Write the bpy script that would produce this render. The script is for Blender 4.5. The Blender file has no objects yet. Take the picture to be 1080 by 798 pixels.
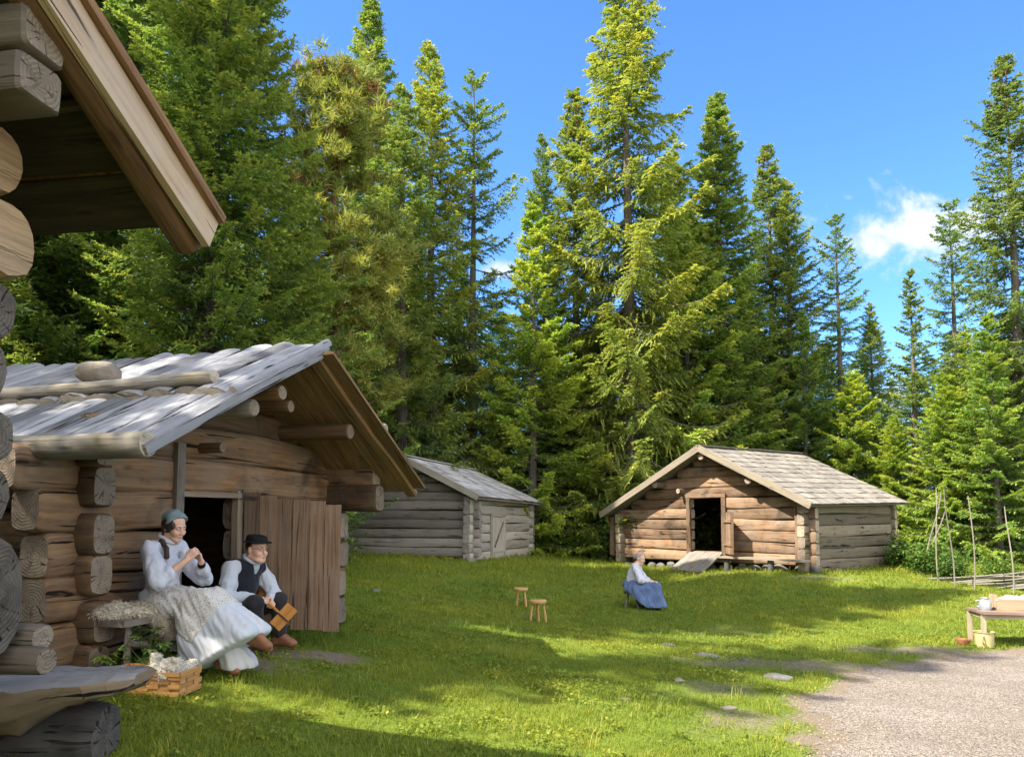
import bpy, math, random
import numpy as np
from mathutils import Vector, Matrix
R = math.radians
random.seed(11)
S = bpy.context.scene
COL = S.collection

# ------------------------------------------------------------------ camera
F_PX, W_PX, H_PX = 800.0, 1080.0, 798.0
PITCH, SHIFT, CAM_Z = R(4.0), 0.0834, 1.5
def at(px, py, d):
    """world point seen at photo pixel (px,py) standing d metres ahead"""
    xc = (px - 540.0) / F_PX
    yc = ((399.0 - py) + SHIFT * W_PX) / F_PX
    fw = np.array([0, math.cos(PITCH), math.sin(PITCH)]); up = np.array([0, -math.sin(PITCH), math.cos(PITCH)])
    r = np.array([1.0, 0, 0]) * xc + up * yc + fw
    r = r * (d / r[1])
    return np.array([r[0], r[1], r[2] + CAM_Z])
cam = bpy.data.cameras.new('camera'); camo = bpy.data.objects.new('camera', cam); COL.objects.link(camo)
cam.sensor_width = 36.0; cam.lens = F_PX / W_PX * 36.0; cam.shift_y = SHIFT
cam.clip_start = 0.05; cam.clip_end = 3000
camo.location = (0, 0, CAM_Z); camo.rotation_euler = (R(90) + PITCH, 0, 0)
S.camera = camo

# ------------------------------------------------------------------ terrain
CTRL = np.array([
 (0,0,0.02),(-1.5,2,0.1),(2,2,-.08),(-3,2,.25),(-5,2,.3),(-3.4,5.9,.36),(-2.5,6.2,.29),(-2.6,5.5,.25),(-2.9,4.2,.25),(0,4.7,0),(-1.2,5.2,.1),
 (-1.85,8,.22),(-1,12,.0),(.43,12.7,-.22),(.16,14.5,-.17),(2.4,14.5,-.22),(7.2,18.4,.2),(6.9,11,-.33),(10,16.5,-.12),(10.6,21.3,.14),
 (-1.02,18.8,.45),(-4.4,20.3,.5),(.5,22.6,.3),(3.3,22.6,0.0),(5,20,.08),(4,6,-.26),(2.8,5,-.16),(4.5,9,-.3),(9,8,-.34),(9,3,-.3),
 (0,18,.2),(-2.5,15,.25),(-6,10,.45),(-8,6,.45),(-8,15,.6),(-15,10,.7),(-15,-5,.5),(15,-5,-.3),(20,12,-.2),(0,30,.5),(10,30,.3),(-10,30,.7),
 (22,30,.2),(-25,30,.8),(0,60,1.0),(30,60,.8),(-30,60,1.2),(0,-10,0)], dtype=float)
_n = len(CTRL)
def _k(a, b): return np.sqrt(((a[:, None, :] - b[None, :, :]) ** 2).sum(-1) + .3)
_A = np.zeros((_n + 3, _n + 3)); _A[:_n, :_n] = _k(CTRL[:, :2], CTRL[:, :2]) - np.eye(_n) * .25
_A[:_n, _n] = 1; _A[:_n, _n + 1:] = CTRL[:, :2]; _A[_n, :_n] = 1; _A[_n + 1:, :_n] = CTRL[:, :2].T
_w = np.linalg.solve(_A, np.concatenate([CTRL[:, 2], np.zeros(3)]))
def gz(x, y):
    x = np.asarray(x, float); y = np.asarray(y, float); sh = np.broadcast(x, y).shape
    xx = np.clip(np.broadcast_to(x, sh).ravel(), -30, 30); yy = np.clip(np.broadcast_to(y, sh).ravel(), -10, 60)
    q = np.stack([xx, yy], 1); out = np.empty(len(q))
    for i in range(0, len(q), 50000):
        b = q[i:i + 50000]; out[i:i + 50000] = _k(b, CTRL[:, :2]) @ _w[:_n] + _w[_n] + b @ _w[_n + 1:]
    out += .018 * np.sin(xx * 2.1 + 1.3 * np.sin(yy * 1.7)) * np.cos(yy * 1.9 + .7) + .012 * np.sin(xx * 5.3 + yy * 3.1) * np.sin(yy * 4.7 - xx * 2.2)
    out = out.reshape(sh)
    return float(out) if out.shape == () else out
PATH_EDGE = np.array([(1.7, -4), (1.85, 2), (2.1, 5.0), (2.3, 6.0), (2.9, 7.3), (3.7, 8.6), (4.7, 9.55), (6.0, 10.2), (8, 10.9), (12, 11.8), (40, 14)])
def vnoise(x, y, s=0.0):
    return (np.sin(x * 1.7 + s + 1.9 * np.sin(y * 1.1 + s)) + np.sin(y * 2.3 - s + 1.4 * np.sin(x * 1.9)) + .6 * np.sin(x * 5.1 + y * 3.7 + s * 3) + .4 * np.sin(x * 9.3 - y * 8.1 + s)) / 3.0
def path_dist(x, y):
    """signed distance to the path edge, positive on the gravel"""
    x = np.asarray(x, float); y = np.asarray(y, float)
    best = np.full(x.shape, 1e9); sg = np.ones(x.shape)
    for a, b in zip(PATH_EDGE[:-1], PATH_EDGE[1:]):
        ab = b - a; L2 = (ab ** 2).sum()
        t = np.clip(((x - a[0]) * ab[0] + (y - a[1]) * ab[1]) / L2, 0, 1)
        dx = x - a[0] - t * ab[0]; dy = y - a[1] - t * ab[1]; d = np.hypot(dx, dy)
        c = ab[0] * dy - ab[1] * dx
        m = d < best; best = np.where(m, d, best); sg = np.where(m, np.where(c < 0, 1, -1), sg)
    return best * sg

# ------------------------------------------------------------------ objects
def tag(o, label=None, cat=None, group=None, kind=None):
    if label: o['label'] = label
    if cat: o['category'] = cat
    if group: o['group'] = group
    if kind: o['kind'] = kind
    return o
def thing(name, loc, rz, label, cat, group=None):
    o = bpy.data.objects.new(name, None); COL.objects.link(o)
    o.empty_display_size = .2; o.location = tuple(float(c) for c in loc); o.rotation_euler = (0, 0, rz)
    return tag(o, label, cat, group)
class MB:
    def __init__(s): s.v = []; s.f = []; s.uv = []; s.mi = []; s.t = []; s.n = 0
    def add(s, verts, faces, uvs=None, mi=0, tint=.5):
        s.v.append(np.asarray(verts, float)); o = s.n
        for q, f in enumerate(faces):
            s.f.append([i + o for i in f])
            s.uv.extend(uvs[q] if uvs is not None else [(0., 0.)] * len(f))
            s.mi.append(mi); s.t.append(tint)
        s.n += len(verts)
    def build(s, name, mats, parent=None, smooth=True, bevel=0):
        me = bpy.data.meshes.new(name)
        me.from_pydata(np.concatenate(s.v).tolist(), [], s.f)
        uvl = me.uv_layers.new(name='UVMap'); uvl.data.foreach_set('uv', np.array(s.uv, dtype=np.float32).ravel())
        me.polygons.foreach_set('material_index', np.array(s.mi, dtype=np.int32))
        at_ = me.attributes.new('tint', 'FLOAT', 'FACE'); at_.data.foreach_set('value', np.array(s.t, dtype=np.float32))
        if smooth:
            me.polygons.foreach_set('use_smooth', np.ones(len(s.f), bool))
            try: me.set_sharp_from_angle(angle=R(38))
            except Exception: pass
        for m in (mats if isinstance(mats, (list, tuple)) else [mats]): me.materials.append(m)
        me.update()
        o = bpy.data.objects.new(name, me); COL.objects.link(o)
        if parent is not None: o.parent = parent
        return o
def fast_mesh(name, verts, faces, mats, tint=None, parent=None, smooth=False, link=True, mi=None):
    """verts (n,3), faces (m,k) arrays"""
    me = bpy.data.meshes.new(name); verts = np.ascontiguousarray(verts, np.float32); faces = np.ascontiguousarray(faces, np.int32)
    m, k = faces.shape
    me.vertices.add(len(verts)); me.vertices.foreach_set('co', verts.ravel())
    me.loops.add(m * k); me.loops.foreach_set('vertex_index', faces.ravel())
    me.polygons.add(m); me.polygons.foreach_set('loop_start', np.arange(0, m * k, k, dtype=np.int32))
    me.update(calc_edges=True)
    if mi is not None: me.polygons.foreach_set('material_index', np.asarray(mi, np.int32))
    if smooth: me.polygons.foreach_set('use_smooth', np.ones(m, bool))
    if tint is not None:
        a = me.attributes.new('tint', 'FLOAT', 'FACE'); a.data.foreach_set('value', np.asarray(tint, np.float32))
    for q in (mats if isinstance(mats, (list, tuple)) else [mats]): me.materials.append(q)
    me.validate()
    o = bpy.data.objects.new(name, me)
    if link: COL.objects.link(o)
    if parent is not None: o.parent = parent
    return o
def unit(v): v = np.asarray(v, float); return v / (np.linalg.norm(v) + 1e-12)
def frame(ax, up=(0, 0, 1)):
    ax = unit(ax); up = np.asarray(up, float)
    if abs(ax @ unit(up)) > .97: up = np.array([0, 1., 0])
    sd = unit(np.cross(ax, up)); return ax, sd, np.cross(sd, ax)
def log(mb, p0, p1, w, h=None, seed=0, sq=1.0, taper=.04, bow=.012, rough=.03, ns=16, mi=0, emi=1, chop=.03, tint=None, slant0=0., slant1=0., step=.14, capr=.006):
    """a log: bumpy, slightly bowed, with rounded-off cut ends"""
    rg = random.Random(seed * 7919 + 13); h = h or w
    p0 = np.asarray(p0, float); p1 = np.asarray(p1, float); L = np.linalg.norm(p1 - p0); ax, sd, up = frame(p1 - p0)
    tint = rg.random() if tint is None else tint
    n = max(3, int(L / step)); us = np.linspace(0, L, n + 1)
    if chop > 0: us = np.unique(np.concatenate([us, [chop, L - chop]]))
    th = np.linspace(0, 2 * math.pi, ns, endpoint=False)
    ph = [rg.random() * 6.28 for _ in range(10)]; vo = rg.random() * 40
    ct, st = np.cos(th), np.sin(th)
    cx = np.sign(ct) * np.abs(ct) ** sq * w / 2; cy = np.sign(st) * np.abs(st) ** sq * h / 2
    V = []
    for u in us:
        t = u / L
        k = 1 + taper * (.5 - t)
        e = min(u, L - u)
        if chop > 0 and e < 1e-6: k *= .88
        nz = rough * (np.sin(2 * th + ph[0] + u * 1.1) * .5 + np.sin(3 * th + ph[1] - u * 1.9) * .4 + np.sin(5 * th + ph[2] + 2.7 * u) * .3 + np.sin(7 * th + ph[3] + 4.1 * u + ph[4]) * .25 + .5 * math.sin(2.3 * u + ph[5]))
        c = p0 + ax * u + sd * bow * math.sin(math.pi * t * 1.3 + ph[6]) * min(L, 2) + up * bow * .7 * math.sin(math.pi * t * 1.7 + ph[7]) * min(L, 2)
        sl = slant0 * (1 - min(1, u / .3)) if u < .3 else (slant1 * (1 - min(1, (L - u) / .3)) if L - u < .3 else 0)
        V.append(c + np.outer(cx * k * (1 + nz), sd) + np.outer(cy * k * (1 + nz), up) + np.outer(sl * cx / w, ax))
    V = np.array(V); m = len(us); per = math.pi * (w + h) / 2
    faces = []; uvs = []
    for i in range(m - 1):
        for j in range(ns):
            j2 = (j + 1) % ns
            faces.append((i * ns + j, i * ns + j2, (i + 1) * ns + j2, (i + 1) * ns + j))
            a, b = j / ns * per + vo, (j + 1) / ns * per + vo
            uvs.append([(us[i] + vo, a), (us[i] + vo, b), (us[i + 1] + vo, b), (us[i + 1] + vo, a)])
    mb.add(V.reshape(-1, 3), faces, uvs, mi, tint)
    for end, ring, sgn in ((0, V[0], -1), (1, V[-1], 1)):
        c = ring.mean(0); inner = c + (ring - c) * .5 + ax * sgn * np.array([rg.uniform(-capr, capr) for _ in range(ns)])[:, None]
        vv = np.concatenate([ring, inner, [c + ax * sgn * rg.uniform(-capr, capr)]])
        fs = []; uu = []; pl = [(float(cx[j]), float(cy[j])) for j in range(ns)]; o = rg.random() * 9 * 0
        for j in range(ns):
            j2 = (j + 1) % ns
            q = (j, ns + j, ns + j2, j2); uq = [pl[j], (pl[j][0] * .5, pl[j][1] * .5), (pl[j2][0] * .5, pl[j2][1] * .5), pl[j2]]
            t3 = (ns + j, 2 * ns, ns + j2); ut = [uq[1], (0., 0.), uq[2]]
            if sgn > 0: q = q[::-1]; uq = uq[::-1]; t3 = t3[::-1]; ut = ut[::-1]
            fs += [q, t3]; uu += [uq, ut]
        mb.add(vv, fs, uu, emi, tint)
def plank(mb, p0, p1, wdir, w, t, seed=0, mi=0, emi=None, tint=None, crown=0., wob=.004, n=None, w1=None, nw=1, sag=0.):
    """a board from p0 to p1 (centre line), width along wdir, thickness along the normal; crown>0 rounds the top like a half log"""
    rg = random.Random(seed * 104729 + 7); p0 = np.asarray(p0, float); p1 = np.asarray(p1, float); L = np.linalg.norm(p1 - p0)
    ax = unit(p1 - p0); wd = np.asarray(wdir, float); wd = unit(wd - ax * (wd @ ax)); nm = np.cross(ax, wd)
    tint = rg.random() if tint is None else tint; emi = mi if emi is None else emi; w1 = w if w1 is None else w1
    n = n or max(1, int(L / .35)); vo = rg.random() * 40
    if crown > 0: nw = max(nw, 6)
    prof = [(-.5 + i / nw, crown * math.sqrt(max(0, 1 - (2 * i / nw - 1) ** 2))) for i in range(nw + 1)]
    ph = [rg.random() * 6.28 for _ in range(4)]
    V = []; k = nw + 1
    for i in range(n + 1):
        u = L * i / n; ww = w + (w1 - w) * i / n
        c = p0 + ax * u + nm * (wob * math.sin(u * 2.1 + ph[0]) - sag * math.sin(math.pi * i / n)) + wd * wob * math.sin(u * 1.3 + ph[1])
        el = (rg.uniform(-wob, wob), rg.uniform(-wob, wob))
        for a, z in prof: V.append(c + wd * (a * ww + (el[0] if a < 0 else el[1])) + nm * (t / 2 + z + (wob * .6 * math.sin(u * 5 + a * 9 + ph[2]) if crown else 0)))
        for a, z in prof: V.append(c + wd * (a * ww + (el[0] if a < 0 else el[1])) - nm * (t / 2))
    fs = []; uu = []; s = 2 * k
    for i in range(n):
        u0, u1 = L * i / n + vo, L * (i + 1) / n + vo
        for j in range(nw):
            a, b = prof[j][0] * w + vo, prof[j + 1][0] * w + vo
            fs.append((i * s + j, (i + 1) * s + j, (i + 1) * s + j + 1, i * s + j + 1)); uu.append([(u0, a), (u1, a), (u1, b), (u0, b)])
            fs.append((i * s + k + j, i * s + k + j + 1, (i + 1) * s + k + j + 1, (i + 1) * s + k + j)); uu.append([(u0, a + 3), (u0, b + 3), (u1, b + 3), (u1, a + 3)])
        fs.append((i * s, i * s + k, (i + 1) * s + k, (i + 1) * s)); uu.append([(u0, 5), (u0, 5 + t), (u1, 5 + t), (u1, 5)])
        fs.append((i * s + nw, (i + 1) * s + nw, (i + 1) * s + k + nw, i * s + k + nw)); uu.append([(u0, 6), (u1, 6), (u1, 6 + t), (u0, 6 + t)])
    mb.add(V, fs, uu, mi, tint)
    e0 = [j for j in range(k)] + [k + j for j in range(k - 1, -1, -1)]
    b = n * s
    mb.add(np.array(V)[e0], [list(range(2 * k))], [[(0, i * .02) for i in range(2 * k)]], emi, tint)
    e1 = [b + j for j in e0][::-1]
    mb.add(np.array(V)[e1], [list(range(2 * k))], [[(0, i * .02) for i in range(2 * k)]], emi, tint)
def box(mb, c, size, rot=None, mi=0, tint=.5, taper=(1, 1)):
    c = np.asarray(c, float); sx, sy, sz = [q / 2 for q in size]
    v = np.array([(-sx, -sy, -sz), (sx, -sy, -sz), (sx, sy, -sz), (-sx, sy, -sz), (-sx * taper[0], -sy * taper[1], sz), (sx * taper[0], -sy * taper[1], sz), (sx * taper[0], sy * taper[1], sz), (-sx * taper[0], sy * taper[1], sz)])
    if rot is not None: v = v @ np.array(rot).T
    f = [(0, 3, 2, 1), (4, 5, 6, 7), (0, 1, 5, 4), (1, 2, 6, 5), (2, 3, 7, 6), (3, 0, 4, 7)]
    L = [sx * 2, sy * 2, sx * 2, sx * 2]
    uu = [[(0, 0), (0, 2 * sy), (2 * sx, 2 * sy), (2 * sx, 0)], [(0, 0), (2 * sx, 0), (2 * sx, 2 * sy), (0, 2 * sy)]] + [[(0, 0), (a, 0), (a, 2 * sz), (0, 2 * sz)] for a in (2 * sx, 2 * sy, 2 * sx, 2 * sy)]
    mb.add(v + c, f, uu, mi, tint)
def lathe(mb, prof, c=(0, 0, 0), ns=24, mi=0, tint=.5, rot=None, squash=(1, 1)):
    """closed profile [(r,z)...] turned round z"""
    V = []; m = len(prof)
    for r, z in prof:
        for j in range(ns):
            a = 2 * math.pi * j / ns; V.append((r * math.cos(a) * squash[0], r * math.sin(a) * squash[1], z))
    V = np.array(V)
    if rot is not None: V = V @ np.array(rot).T
    fs = []; uu = []
    for i in range(m - 1):
        for j in range(ns):
            j2 = (j + 1) % ns; fs.append((i * ns + j, i * ns + j2, (i + 1) * ns + j2, (i + 1) * ns + j))
            uu.append([(j / ns, prof[i][1]), ((j + 1) / ns, prof[i][1]), ((j + 1) / ns, prof[i + 1][1]), (j / ns, prof[i + 1][1])])
    mb.add(V + np.asarray(c, float), fs, uu, mi, tint)
def rock(mb, c, size, seed, mi=0, sub=3, rough=.16):
    import bmesh
    bm = bmesh.new(); bmesh.ops.create_icosphere(bm, subdivisions=sub, radius=.5); rg = np.random.default_rng(seed)
    v = np.array([q.co[:] for q in bm.verts]); f = [[q.index for q in p.verts] for p in bm.faces]; bm.free()
    d = np.zeros(len(v))
    for fr, am in ((3, 1.), (6, .5), (12, .28), (25, .12)):
        for _ in range(3): d += am * np.sin(v @ (rg.normal(size=3) * fr) + rg.random() * 6.28) / 2
    for _ in range(5):
        n = unit(rg.normal(size=3)); h = rg.uniform(.3, .43); s = v @ n; v = v - np.outer(np.maximum(0, s - h), n)
    v = v * (1 + rough * d[:, None] * .5) * np.asarray(size)
    mb.add(v + np.asarray(c, float), f, None, mi, float(rg.random()))
# ------------------------------------------------------------------ materials
class NT:
    def __init__(s, name):
        m = bpy.data.materials.new(name); m.use_nodes = True; s.m = m; s.t = m.node_tree; s.t.nodes.clear()
        s.out = s.n('ShaderNodeOutputMaterial'); s.b = s.n('ShaderNodeBsdfPrincipled'); s.l(s.b.outputs[0], s.out.inputs[0])
    def n(s, ty, **kw):
        q = s.t.nodes.new(ty)
        for k, v in kw.items(): setattr(q, k, v)
        return q
    def l(s, a, b): s.t.links.new(a, b)
    def mapping(s, src, scale): q = s.n('ShaderNodeMapping'); s.l(src, q.inputs[0]); q.inputs['Scale'].default_value = scale; return q.outputs[0]
    def noise(s, vec, scale, detail=5, rough=.6, dist=0.):
        q = s.n('ShaderNodeTexNoise'); q.inputs['Scale'].default_value = scale; q.inputs['Detail'].default_value = detail; q.inputs['Roughness'].default_value = rough; q.inputs['Distortion'].default_value = dist
        if vec is not None: s.l(vec, q.inputs['Vector'])
        return q.outputs[0]
    def vor(s, vec, scale, feature='F1', out=0, rnd=1.):
        q = s.n('ShaderNodeTexVoronoi', feature=feature); q.inputs['Scale'].default_value = scale; q.inputs['Randomness'].default_value = rnd
        if vec is not None: s.l(vec, q.inputs['Vector'])
        return q.outputs[out]
    def ramp(s, fac, stops, interp='LINEAR'):
        q = s.n('ShaderNodeValToRGB'); q.color_ramp.interpolation = interp; e = q.color_ramp.elements
        while len(e) < len(stops): e.new(.5)
        for i, (p, c) in enumerate(stops):
            e[i].position = p; e[i].color = (c, c, c, 1) if isinstance(c, (int, float)) else (*c, 1)
        s.l(fac, q.inputs[0]); return q.outputs[0]
    def mix(s, a, b, fac, mode='MIX'):
        q = s.n('ShaderNodeMix', data_type='RGBA', blend_type=mode, clamp_factor=True)
        for src, i in ((fac, 0), (a, 6), (b, 7)):
            if isinstance(src, (int, float)): q.inputs[i].default_value = src if i == 0 else (src, src, src, 1)
            elif isinstance(src, tuple): q.inputs[i].default_value = (*src, 1)
            else: s.l(src, q.inputs[i])
        return q.outputs[2]
    def math(s, op, a, b=0.):
        q = s.n('ShaderNodeMath', operation=op)
        for i, x in enumerate((a, b)):
            if isinstance(x, (int, float)): q.inputs[i].default_value = x
            else: s.l(x, q.inputs[i])
        return q.outputs[0]
    def attr(s, name): q = s.n('ShaderNodeAttribute', attribute_name=name); return q
    def bump(s, h, strength, dist=.01):
        q = s.n('ShaderNodeBump'); q.inputs['Strength'].default_value = strength; q.inputs['Distance'].default_value = dist; s.l(h, q.inputs['Height']); s.l(q.outputs[0], s.b.inputs['Normal']); return q
    def fin(s, col=None, rough=.8, spec=.3):
        if col is not None:
            if isinstance(col, tuple): s.b.inputs['Base Color'].default_value = (*col, 1)
            else: s.l(col, s.b.inputs['Base Color'])
        if isinstance(rough, (int, float)): s.b.inputs['Roughness'].default_value = rough
        else: s.l(rough, s.b.inputs['Roughness'])
        s.b.inputs['Specular IOR Level'].default_value = spec
        return s.m
def wood(name, light, mid, dark, gray=None, grayfac=.4, cracks=.5, vs=26., bump=.5, tintvar=.5, spec=.2, stain=None):
    q = NT(name); uv = q.n('ShaderNodeUVMap').outputs[0]; ob = q.n('ShaderNodeTexCoord').outputs['Object']
    g1 = q.noise(q.mapping(uv, (1.3, vs, 1)), 1.0, 6, .65, .6)
    g2 = q.noise(q.mapping(uv, (.5, vs * 2.6, 1)), 1.0, 3, .6, .3)
    g = q.math('ADD', q.math('MULTIPLY', g1, .65), q.math('MULTIPLY', g2, .35))
    col = q.ramp(g, [(.32, dark), (.5, mid), (.68, light)])
    if gray:
        b = q.noise(ob, 2.3, 5, .65, .4); col = q.mix(col, gray, q.ramp(b, [(.5 - grayfac * .5, 0.), (.75 - grayfac * .3, grayfac * 1.6 if grayfac < .6 else .95)]))
    if stain:
        b2 = q.noise(ob, 1.4, 4, .6, .8); col = q.mix(col, stain[0], q.ramp(b2, [(.52, 0.), (.7, stain[1])]))
    kn = q.vor(q.mapping(uv, (1.6, 7., 1)), 1.0); col = q.mix(col, dark, q.ramp(kn, [(.05, .8), (.13, 0.)]))
    cr = q.noise(q.mapping(uv, (.7, vs * 1.1, 1)), 1.3, 4, .55, 1.2)
    crm = q.ramp(cr, [(.33, 1.), (.385, 0.)]); dk = tuple(c * .28 for c in dark)
    col = q.mix(col, dk, q.math('MULTIPLY', crm, cracks))
    tn = q.attr('tint').outputs['Fac']; tm = q.ramp(tn, [(0., 1 - tintvar * .5), (1., 1 + tintvar * .4)])
    col = q.mix(col, tm, 1., 'MULTIPLY')
    h = q.math('SUBTRACT', g, q.math('MULTIPLY', crm, .9 * cracks))
    q.bump(h, bump, .012)
    return q.fin(col, .82, spec)
def endgrain(name, light, dark, crack=.7):
    q = NT(name); uv = q.n('ShaderNodeUVMap').outputs[0]; ob = q.n('ShaderNodeTexCoord').outputs['Object']
    n = q.noise(ob, 9, 4, .6)
    wv = q.n('ShaderNodeTexWave', wave_type='RINGS', rings_direction='Z'); q.l(uv, wv.inputs['Vector']); wv.inputs['Scale'].default_value = 13; wv.inputs['Distortion'].default_value = 5.; wv.inputs['Detail'].default_value = 2; wv.inputs['Detail Scale'].default_value = .6
    col = q.ramp(wv.outputs[1], [(.0, tuple(a * .22 + b * .78 for a, b in zip(dark, light))), (.9, light)]); col = q.mix(col, dark, q.ramp(n, [(.45, 0.), (.75, .8)]))
    sx = q.n('ShaderNodeSeparateXYZ'); q.l(uv, sx.inputs[0]); an = q.math('ARCTAN2', sx.outputs[1], sx.outputs[0]); rr = q.math('SQRT', q.math('ADD', q.math('MULTIPLY', sx.outputs[0], sx.outputs[0]), q.math('MULTIPLY', sx.outputs[1], sx.outputs[1])))
    cbx = q.n('ShaderNodeCombineXYZ'); q.l(q.math('MULTIPLY', an, 2.2), cbx.inputs[0]); q.l(q.math('MULTIPLY', rr, 3.), cbx.inputs[1]); q.l(q.math('MULTIPLY', q.attr('tint').outputs['Fac'], 37.), cbx.inputs[2])
    cm = q.ramp(q.noise(cbx.outputs[0], 2.2, 3, .6, .5), [(.34, crack), (.40, 0.)])
    cm = q.math('MULTIPLY', cm, q.ramp(rr, [(.01, .2), (.05, 1.)]))
    col = q.mix(col, tuple(c * .3 for c in dark), cm)
    tn = q.attr('tint').outputs['Fac']; col = q.mix(col, q.ramp(tn, [(0., .75), (1., 1.15)]), 1., 'MULTIPLY')
    q.bump(q.math('SUBTRACT', q.math('ADD', q.math('MULTIPLY', wv.outputs[1], .35), q.noise(ob, 30, 4, .7)), q.math('MULTIPLY', cm, 2.)), .6, .012)
    return q.fin(col, .85, .2)
def plain(name, col, var=.25, scale=8, rough=.7, spec=.3, bump=0., bscale=60, sss=0.):
    q = NT(name); ob = q.n('ShaderNodeTexCoord').outputs['Object']; n = q.noise(ob, scale, 5, .6)
    c = q.ramp(n, [(.3, tuple(x * (1 - var) for x in col)), (.7, tuple(min(1, x * (1 + var)) for x in col))])
    if bump: q.bump(q.noise(ob, bscale, 4, .6), bump, .01)
    if sss: q.b.inputs['Subsurface Weight'].default_value = sss; q.b.inputs['Subsurface Radius'].default_value = (.012, .005, .003); q.b.inputs['Subsurface Scale'].default_value = 1.
    return q.fin(c, rough, spec)
def cloth(name, col, var=.04, weave=260, pattern=None, fold=.0):
    q = NT(name); ob = q.n('ShaderNodeTexCoord').outputs['Object']; n = q.noise(ob, 5, 4, .6)
    c = q.ramp(n, [(.3, tuple(x * (1 - var) for x in col)), (.7, tuple(min(1, x * (1 + var)) for x in col))])
    if pattern: c = pattern(q, ob, c)
    q.bump(q.math('ADD', q.noise(ob, weave, 2, .6), q.math('MULTIPLY', q.noise(ob, 26, 3, .5), .8)), .3, .004)
    q.b.inputs['Sheen Weight'].default_value = .12
    return q.fin(c, .9, .15)
def foliage(name, dark, light, tip, trans=.35, rvar=.25):
    q = NT(name); tn = q.attr('tint').outputs['Fac']; oi = q.n('ShaderNodeObjectInfo').outputs['Random']; ob = q.n('ShaderNodeTexCoord').outputs['Object']
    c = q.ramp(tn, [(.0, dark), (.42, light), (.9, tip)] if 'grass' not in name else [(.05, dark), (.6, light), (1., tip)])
    c = q.mix(c, q.ramp(q.noise(ob, .55 if 'grass' in name else .8, 4, .6), [(.3, (.70, .84, .8)), (.7, (1.3, 1.12, .9))]), 1., 'MULTIPLY')
    c = q.mix(c, q.ramp(oi, [(0., (1 - rvar, 1 - rvar * .7, 1.)), (1., (1 + rvar, 1 + rvar * .55, .9))]), 1., 'MULTIPLY')
    q.fin(c, .6, .25)
    tr = q.n('ShaderNodeBsdfTranslucent'); q.l(q.mix(c, (1.15, 1.12, .65), 1., 'MULTIPLY'), tr.inputs[0])
    mx = q.n('ShaderNodeMixShader'); mx.inputs[0].default_value = trans; q.l(q.b.outputs[0], mx.inputs[1]); q.l(tr.outputs[0], mx.inputs[2]); q.l(mx.outputs[0], q.out.inputs[0])
    return q.m
M = {}
M['shed_log'] = wood('shed log wood', (.27, .15, .062), (.145, .076, .032), (.038, .021, .011), (.15, .12, .09), .36, 1., 15, 1., .9, stain=((.035, .023, .014), .75))
M['shed_end'] = endgrain('shed log end', (.24, .19, .14), (.13, .098, .07), .9)
M['shed_post'] = wood('shed post wood', (.25, .19, .13), (.15, .11, .075), (.07, .05, .035), (.2, .18, .155), .5, .6, 30)
M['roof_gray'] = wood('weathered roof board', (0.28, 0.277, 0.289), (0.182, 0.181, 0.19), (0.0585, 0.0559, 0.0559), (0.234, 0.237, 0.254), .5, 1., 13, 1., 1.1, .1)
M['roof_end'] = endgrain('roof board end', (.42, .36, .28), (.22, .18, .13))
M['roof_under'] = wood('roof underside board', (0.32, 0.2, 0.095), (0.208, 0.12, 0.0522), (0.072, 0.04, 0.0209), (0.136, 0.112, 0.057), .3, .7, 16, .6, .6)
M['purlin'] = wood('purlin wood', (.22, .13, .065), (.13, .075, .037), (.05, .03, .016), None, 0, .6, 20)
M['silver_log'] = wood('silver log', (0.293, 0.255, 0.204), (0.217, 0.184, 0.14), (0.102, 0.0797, 0.0542), (0.242, 0.23, 0.21), .4, .7, 18, .6, stain=((0.128, 0.109, 0.0255), .5))
M['door_board'] = wood('door board', (.26, .165, .10), (.155, .09, .052), (.045, .026, .016), (.2, .15, .11), .35, .9, 26, .7, .6)
M['frame_wood'] = wood('door frame wood', (.34, .25, .16), (.22, .155, .095), (.09, .06, .04), (.24, .2, .16), .4, .5, 30)
M['barge'] = wood('barge board', (0.469, 0.352, 0.229), (0.367, 0.26, 0.163), (0.194, 0.127, 0.0766), (0.428, 0.356, 0.276), .35, .95, 11, .7, .4)
M['barge_edge'] = wood('barge edge', (.30, .17, .08), (.2, .11, .055), (.09, .05, .028), None, 0, .5, 26)
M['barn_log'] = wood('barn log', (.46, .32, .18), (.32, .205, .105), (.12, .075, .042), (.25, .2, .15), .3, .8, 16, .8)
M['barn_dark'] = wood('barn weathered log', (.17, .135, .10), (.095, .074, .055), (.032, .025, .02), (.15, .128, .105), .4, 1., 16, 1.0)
M['barn_end'] = endgrain('barn log end', (.30, .28, .25), (.11, .10, .09), .95)
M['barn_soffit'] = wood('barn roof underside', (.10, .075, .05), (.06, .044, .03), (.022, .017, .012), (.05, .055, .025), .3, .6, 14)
M['bench_top'] = wood('bench weathered top', (.34, .30, .26), (.21, .182, .152), (.07, .06, .05), (.26, .245, .225), .5, 1., 11, 1.)
M['bench_side'] = wood('bench log side', (.30, .21, .125), (.18, .12, .068), (.045, .03, .02), (.21, .17, .125), .45, 1., 7, 1., stain=((.06, .04, .026), .6))
M['bark_end'] = endgrain('cracked dark log end', (.125, .105, .085), (.05, .042, .035), 1.)
M['bark'] = wood('black bark', (.085, .075, .067), (.045, .039, .034), (.014, .012, .011), (.12, .115, .108), .35, 1., 9, 1.)
M['cabin_log'] = wood('sunned cabin log', (.30, .17, .09), (.185, .098, .05), (.048, .028, .018), (.24, .185, .135), .4, 1., 13, 1., .9, stain=((.045, .034, .026), .75))
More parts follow.
